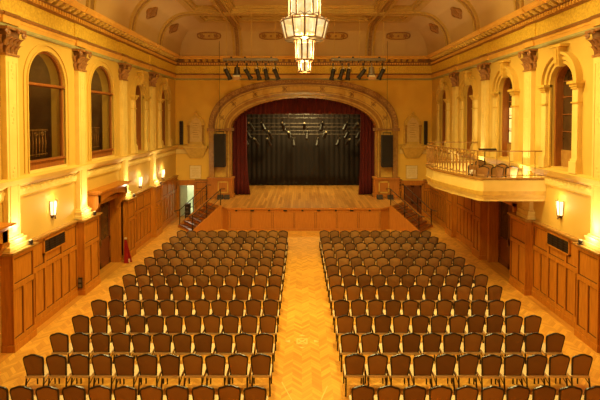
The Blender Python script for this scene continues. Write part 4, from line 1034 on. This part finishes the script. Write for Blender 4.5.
def hood(u0, u1, label):
    T = LT; t = thing('door_hood', label, 'door hood', T((u0 + u1) / 2, 0, 3.0), 'timber door hoods')
    tp = MB(T); tp.hexa([(u0 + 0.05, 0, 3.30), (u1 - 0.05, 0, 3.30), (u1 - 0.05, 0.45, 3.30), (u0 + 0.05, 0.45, 3.30)], [(u0 - 0.05, 0, 3.42), (u1 + 0.05, 0, 3.42), (u1 + 0.05, 0.55, 3.42), (u0 - 0.05, 0.55, 3.42)])
    tp.box(u0 - 0.08, u1 + 0.08, 0, 0.58, 3.42, 3.47); tp.build('top', 'wood', t)
    fr = MB(T); n = 16
    top = [(u0 + (u1 - u0) * i / n, 3.31) for i in range(n + 1)]
    bot = [(u0 + (u1 - u0) * i / n, 2.93 + 0.22 * math.sin(PI * i / n) ** 0.7) for i in range(n + 1)]
    for d0, d1 in ((0.36, 0.42),): fr.grid([[(u, d0, z) for u, z in top], [(u, d0, z) for u, z in bot], [(u, d1, z) for u, z in bot], [(u, d1, z) for u, z in top], [(u, d0, z) for u, z in top]])
    fr.box(u0 + 0.05, u1 - 0.05, 0, 0.38, 3.22, 3.31); fr.build('apron', 'wood', t)
    for u in (u0 + 0.02, u1 - 0.20):
        b = MB(T); pr_ = [(0, 2.35), (0.10, 2.35), (0.16, 2.55), (0.38, 2.85), (0.42, 3.0), (0.42, 3.3), (0, 3.3)]
        b.hexa([(u, d, z) for d, z in pr_], [(u + 0.18, d, z) for d, z in pr_]); b.build('bracket', 'wood', t)
hood(15.98, 18.62, 'curved timber hood over the dark doorway in the left wall')
hood(8.2, 11.05, 'timber door hood cut off by the left edge of the picture')
# red folded stand by the doorway
t = thing('folded_stand', 'narrow red folded stand leaning beside the left wall doorway', 'stand', (-7.42, 18.5, 0))
m = MB(); m.hexa([(-7.52, 18.44, 0), (-7.32, 18.44, 0), (-7.32, 18.48, 0), (-7.52, 18.48, 0)], [(-7.54, 18.52, 1.02), (-7.47, 18.52, 1.02), (-7.47, 18.55, 1.02), (-7.54, 18.55, 1.02)]); m.build('leaf', 'red', t, bevel=0.008)
m = MB(); m.hexa([(-7.46, 18.60, 0), (-7.24, 18.60, 0), (-7.24, 18.64, 0), (-7.46, 18.64, 0)], [(-7.53, 18.54, 1.02), (-7.46, 18.54, 1.02), (-7.46, 18.57, 1.02), (-7.53, 18.57, 1.02)]); m.build('leaf', 'red', t, bevel=0.008)
MB().box(-7.53, -7.44, 18.515, 18.575, 1.0, 1.07).build('hinge', 'paper', t)
m = MB(); m.box(-7.33, -7.27, 18.43, 18.445, 0.06, 0.2); m.build('foot', 'paper', t)
# sockets low on the second left pier
t = thing('socket_box', 'small black socket box low on the left timber pier', 'socket', (-7.66, 15.07, 0.2))
MB().box(-7.73, -7.59, 15.03, 15.09, 0.25, 0.62).build('case', 'black', t, bevel=0.01)
MB().box(-7.71, -7.61, 15.02, 15.035, 0.30, 0.40).box(-7.71, -7.61, 15.02, 15.035, 0.47, 0.57).build('outlet', 'grey_metal', t)
# black boxes stacked in the end doorway
for k, (z, nm) in enumerate(((0.0, 'lower'), (0.48, 'upper'))):
    t = thing('equipment_case', f'black equipment case in the open doorway left of stage, {nm} of two', 'case', (-6.96, 26.9, z), 'cases in the doorway')
    MB().box(-7.16, -6.88, 26.72, 27.1, z, z + 0.46).build('case', 'black', t, bevel=0.02); MB().box(-7.17, -6.87, 26.71, 26.74, z + 0.40, z + 0.43).build('edge', 'grey_metal', t); MB().box(-7.08, -6.94, 26.705, 26.725, z + 0.18, z + 0.24).build('handle', 'grey_metal', t)

# ------------------------------------------------------------------ floor inlay in the aisle
inl = MB(); z1 = 0.004
def flat(pts): inl.hexa([(x, y, -0.02) for x, y in pts], [(x, y, z1) for x, y in pts])
cx, cy = 0.0, 11.92
flat([(cx - 0.15, cy - 0.16), (cx - 0.12, cy - 0.16), (cx - 0.12, cy + 0.16), (cx - 0.15, cy + 0.16)]); flat([(cx + 0.12, cy - 0.16), (cx + 0.15, cy - 0.16), (cx + 0.15, cy + 0.16), (cx + 0.12, cy + 0.16)])
flat([(cx - 0.12, cy + 0.13), (cx + 0.12, cy + 0.13), (cx + 0.12, cy + 0.16), (cx - 0.12, cy + 0.16)]); flat([(cx - 0.12, cy - 0.16), (cx + 0.12, cy - 0.16), (cx + 0.12, cy - 0.13), (cx - 0.12, cy - 0.13)])
flat([(cx - 0.12, cy + 0.10), (cx - 0.09, cy + 0.13), (cx, cy + 0.02), (cx + 0.09, cy + 0.13), (cx + 0.12, cy + 0.10), (cx + 0.03, cy), (cx + 0.12, cy - 0.10), (cx + 0.09, cy - 0.13), (cx, cy - 0.02), (cx - 0.09, cy - 0.13), (cx - 0.12, cy - 0.10), (cx - 0.03, cy)])
for sg in (-1, 1):
    flat([(cx + sg * 0.33, cy - 0.08), (cx + sg * 0.47, cy), (cx + sg * 0.33, cy + 0.08)]); flat([(cx - 0.10, cy + sg * 0.30), (cx + 0.10, cy + sg * 0.30), (cx, cy + sg * 0.38)])
for a, b in (((-0.47, 10.05), (-0.19, 9.3)), ((0.58, 9.9), (0.38, 9.3))): flat([(a[0] - 0.012, a[1]), (a[0] + 0.012, a[1]), (b[0] + 0.012, b[1]), (b[0] - 0.012, b[1])])
struct(inl.build('trim_8', plain('pale_inlay_timber', (0.88, 0.56, 0.16), None, 6, 0.4)))

# ------------------------------------------------------------------ balcony on the right
t = thing('balcony', 'cream balcony with an iron railing projecting from the right wall', 'balcony', (XR, 16.8, 3.45))
BO = [(XR - 0.01, 14.45), (5.98, 14.45), (5.82, 14.62), (5.42, 16.0), (5.17, 17.3), (5.22, 18.4), (5.6, 19.6), (5.95, 20.15), (XR - 0.01, 20.15)]
def inset(k): return [(x if x > 8 else x + k * 0.9, min(max(y, 14.45 + k), 20.15 - k)) for x, y in BO]
MB().hexa([(x, y, 3.38) for x, y in inset(0.05)], [(x, y, 3.47) for x, y in inset(0.05)]).build('slab', 'cream', t)
def fascia(z0, z1, o0, o1, nm, mat):
    m = MB(); A = inset(-o0); B = inset(0.10)
    m.grid([[(x, y, z0) for x, y in A], [(x, y, z1) for x, y in inset(-o1)], [(x, y, z1) for x, y in B], [(x, y, z0) for x, y in B], [(x, y, z0) for x, y in A]])
    m.build(nm, mat, t)
fascia(3.72, 4.10, 0, 0, 'fascia', 'cream'); fascia(3.46, 3.58, -0.04, 0.0, 'lower_moulding', 'cream'); fascia(3.58, 3.72, 0.02, 0.04, 'middle_moulding', 'gold'); fascia(4.08, 4.16, 0.03, 0.05, 'coping', 'ledge')
pts = inset(0.03)
rail = MB(); rail.tube([(x, y, 5.04) for x, y in pts], 0.02, 8); rail.tube([(x, y, 4.24) for x, y in pts], 0.012, 6); rail.build('top_rail', 'gilt_iron', t)
def along(path, step):
    o = []; acc = 0.0
    for a, b in zip(path, path[1:]):
        L = math.hypot(b[0] - a[0], b[1] - a[1])
        while acc <= L:
            o.append((a[0] + (b[0] - a[0]) * acc / L, a[1] + (b[1] - a[1]) * acc / L)); acc += step
        acc -= L
    return o
bal = along(pts[2:8], 0.19)
for i, (x, y) in enumerate(bal):
    m = MB(); m.tube([(x, y, 4.14), (x, y, 4.3), (x, y, 4.5), (x, y, 4.72), (x, y, 5.03)], [0.018, 0.018, 0.036, 0.018, 0.018], 6)
    if i % 2 and i + 1 < len(bal):
        x3, y3 = bal[i + 1]; x2, y2 = (x + x3) / 2, (y + y3) / 2
        m.tube([(x, y, 4.34), (x2, y2, 4.25), (x3, y3, 4.34)], 0.014, 5); m.tube([(x, y, 4.86), (x2, y2, 4.97), (x3, y3, 4.86)], 0.014, 5)
    m.build('baluster', 'gilt_iron', t)
for x, y in along([pts[1], pts[0]], 0.42)[1:]: MB().tube([(x, y, 4.14), (x, y, 5.03)], 0.010, 6).build('baluster', 'gilt_iron', t)
for x, y in along([pts[7], pts[8]], 0.42)[1:]: MB().tube([(x, y, 4.14), (x, y, 5.03)], 0.010, 6).build('baluster', 'gilt_iron', t)
# music stand and floodlight on the balcony
t = thing('music_stand', 'black music stand standing on the balcony before a window', 'music stand', (7.2, 17.3, 3.47))
MB().tube([(7.2, 17.3, 3.49), (7.2, 17.3, 4.85)], 0.02, 8).build('pole', 'iron', t)
MB().hexa([(6.95, 17.22, 4.86), (7.65, 17.22, 4.86), (7.65, 17.25, 4.86), (6.95, 17.25, 4.86)], [(6.95, 17.3, 4.94), (7.65, 17.3, 4.94), (7.65, 17.33, 4.94), (6.95, 17.33, 4.94)]).build('desk', 'iron', t)
m = MB()
for k in range(3): m.tube([(7.2, 17.3, 3.68), (7.2 + 0.28 * math.cos(2.1 * k), 17.3 + 0.28 * math.sin(2.1 * k), 3.48)], 0.012, 6)
m.build('foot', 'iron', t)
t = thing('balcony_floodlight', 'small white floodlight on the balcony coping near its corner', 'floodlight', (5.86, 15.0, 4.16))
MB().box(5.74, 5.90, 14.92, 15.08, 4.22, 4.36).build('housing', 'white', t, bevel=0.01); MB().box(5.8, 5.84, 14.98, 15.02, 4.162, 4.22).build('foot', 'iron', t)

# ------------------------------------------------------------------ banquet chairs
def chair_proto():
    t = thing('banquet_chair', '', 'chair', (0, 0, 0))
    def outline(k=0.0):
        half = [(0.0, 0.940), (0.04, 0.937), (0.08, 0.922), (0.12, 0.905), (0.16, 0.895), (0.189, 0.883), (0.205, 0.860), (0.209, 0.825), (0.203, 0.75), (0.194, 0.66), (0.182, 0.57), (0.175, 0.49), (0.172, 0.440)]
        pts = [(-x, z) for x, z in reversed(half[1:])] + half
        cx, cz = 0, 0.69
        return [(x * (1 - k / 0.2), cz + (z - cz) * (1 - k / 0.22)) for x, z in pts]
    yb = lambda z: -0.185 - 0.16 * (z - 0.45) / 0.48 * 0.55
    o = outline(0.012); ins = outline(0.03)
    b = MB()
    rows = [[(x, yb(z) + 0.018, z) for x, z in o], [(x, yb(z) - 0.016, z) for x, z in o], [(x, yb(z) - 0.026, z) for x, z in ins]]
    b.grid(rows, False)
    b.quad(*[(x, yb(z) - 0.026, z) for x, z in ins]); b.quad(*[(x, yb(z) + 0.018, z) for x, z in o])
    rows2 = [[rows[0][0], rows[1][0], rows[2][0]], [rows[0][-1], rows[1][-1], rows[2][-1]]]; b.grid(rows2)
    b.build('backrest', 'chair_back', t, smooth=True)
    f = MB(); path = outline(0.0)
    f.tube([(x, yb(z), z) for x, z in path], 0.022, 6)
    f.build('back_frame', 'chair_frame', t, smooth=True)
    s = MB(); sx = [(-0.214, 0.395), (-0.222, 0.415), (-0.218, 0.44), (-0.17, 0.455), (0.17, 0.455), (0.218, 0.44), (0.222, 0.415), (0.214, 0.395)]
    s.hexa([(x, -0.205, z - 0.012) for x, z in sx], [(x, 0.225, z) for x, z in sx]); s.build('seat', 'chair_seat', t, smooth=True)
    r = MB(); r.box(-0.185, 0.185, -0.232, -0.205, 0.395, 0.435); r.build('seat_rail', 'chair_trim', t)
    for sg in (-1, 1):
        l = MB(); l.tube([(sg * 0.172, -0.185, 0.45), (sg * 0.190, -0.20, 0.37), (sg * 0.203, -0.265, 0.0)], 0.019, 6); l.build('leg', 'chair_frame', t)
        l = MB(); l.tube([(sg * 0.200, 0.20, 0.40), (sg * 0.202, 0.215, 0.0)], 0.018, 6); l.build('leg', 'chair_frame', t)
    for sg in (-1, 1):
        MB().tube([(sg * 0.200, 0.205, 0.39), (sg * 0.196, -0.225, 0.24)], 0.011, 6).build('brace', 'chair_frame', t)
        MB().tube([(sg * 0.195, 0.2, 0.39), (sg * 0.185, -0.19, 0.39)], 0.012, 6).build('seat_side_rail', 'chair_frame', t)
    return t
CH = chair_proto(); n_used = 0
def place_chair(x, y, z, rz, label, group):
    global n_used
    if n_used == 0: o = CH; o.location = (x, y, z); o.rotation_euler = (0, 0, rz)
    else: o = dup(CH, (x, y, z), rz)
    n_used += 1; o['label'] = label; o['group'] = group
ROWS = [8.37, 9.50, 10.46, 11.43, 12.42, 13.52, 14.46, 15.42, 16.30, 17.27, 18.22, 19.16, 20.18]
for row in range(13):
    y = ROWS[row] + 0.27; fs = 12 - row
    q = (ROWS[row] - 9.5) / 10.7; W = 0.4985 - 0.030 * q
    rn = ORD[fs] if fs else 'front'
    for s in ('left', 'right'):
        for k in range(11):
            if s == 'right' and row == 0 and k == 10: continue
            x = (-0.68 + 0.03 * q - 0.225 - W * k) if s == 'left' else (0.94 - 0.13 * q + 0.225 + W * k)
            cn = ORD[k]
            place_chair(x, y + random.uniform(-0.02, 0.02), 0, random.uniform(-0.008, 0.008),
                        f'brown banquet chair, {s} block, {rn} row from the stage, {cn} seat from centre aisle', f'banquet chairs in the {s} block')
for row, (y, xs_) in enumerate(((15.9, (6.45, 6.97, 7.49)), (16.75, (6.45, 6.97, 7.49)), (18.2, (7.3,)))):
    for k, x in enumerate(xs_):
        place_chair(x, y, 3.475, random.uniform(-0.05, 0.05), f'brown chair on the balcony, {("nearest", "middle", "farthest")[row]} row' + (f', {ORD[k]} seat from the railing' if row < 2 else ', alone by the window'), 'chairs on the balcony')
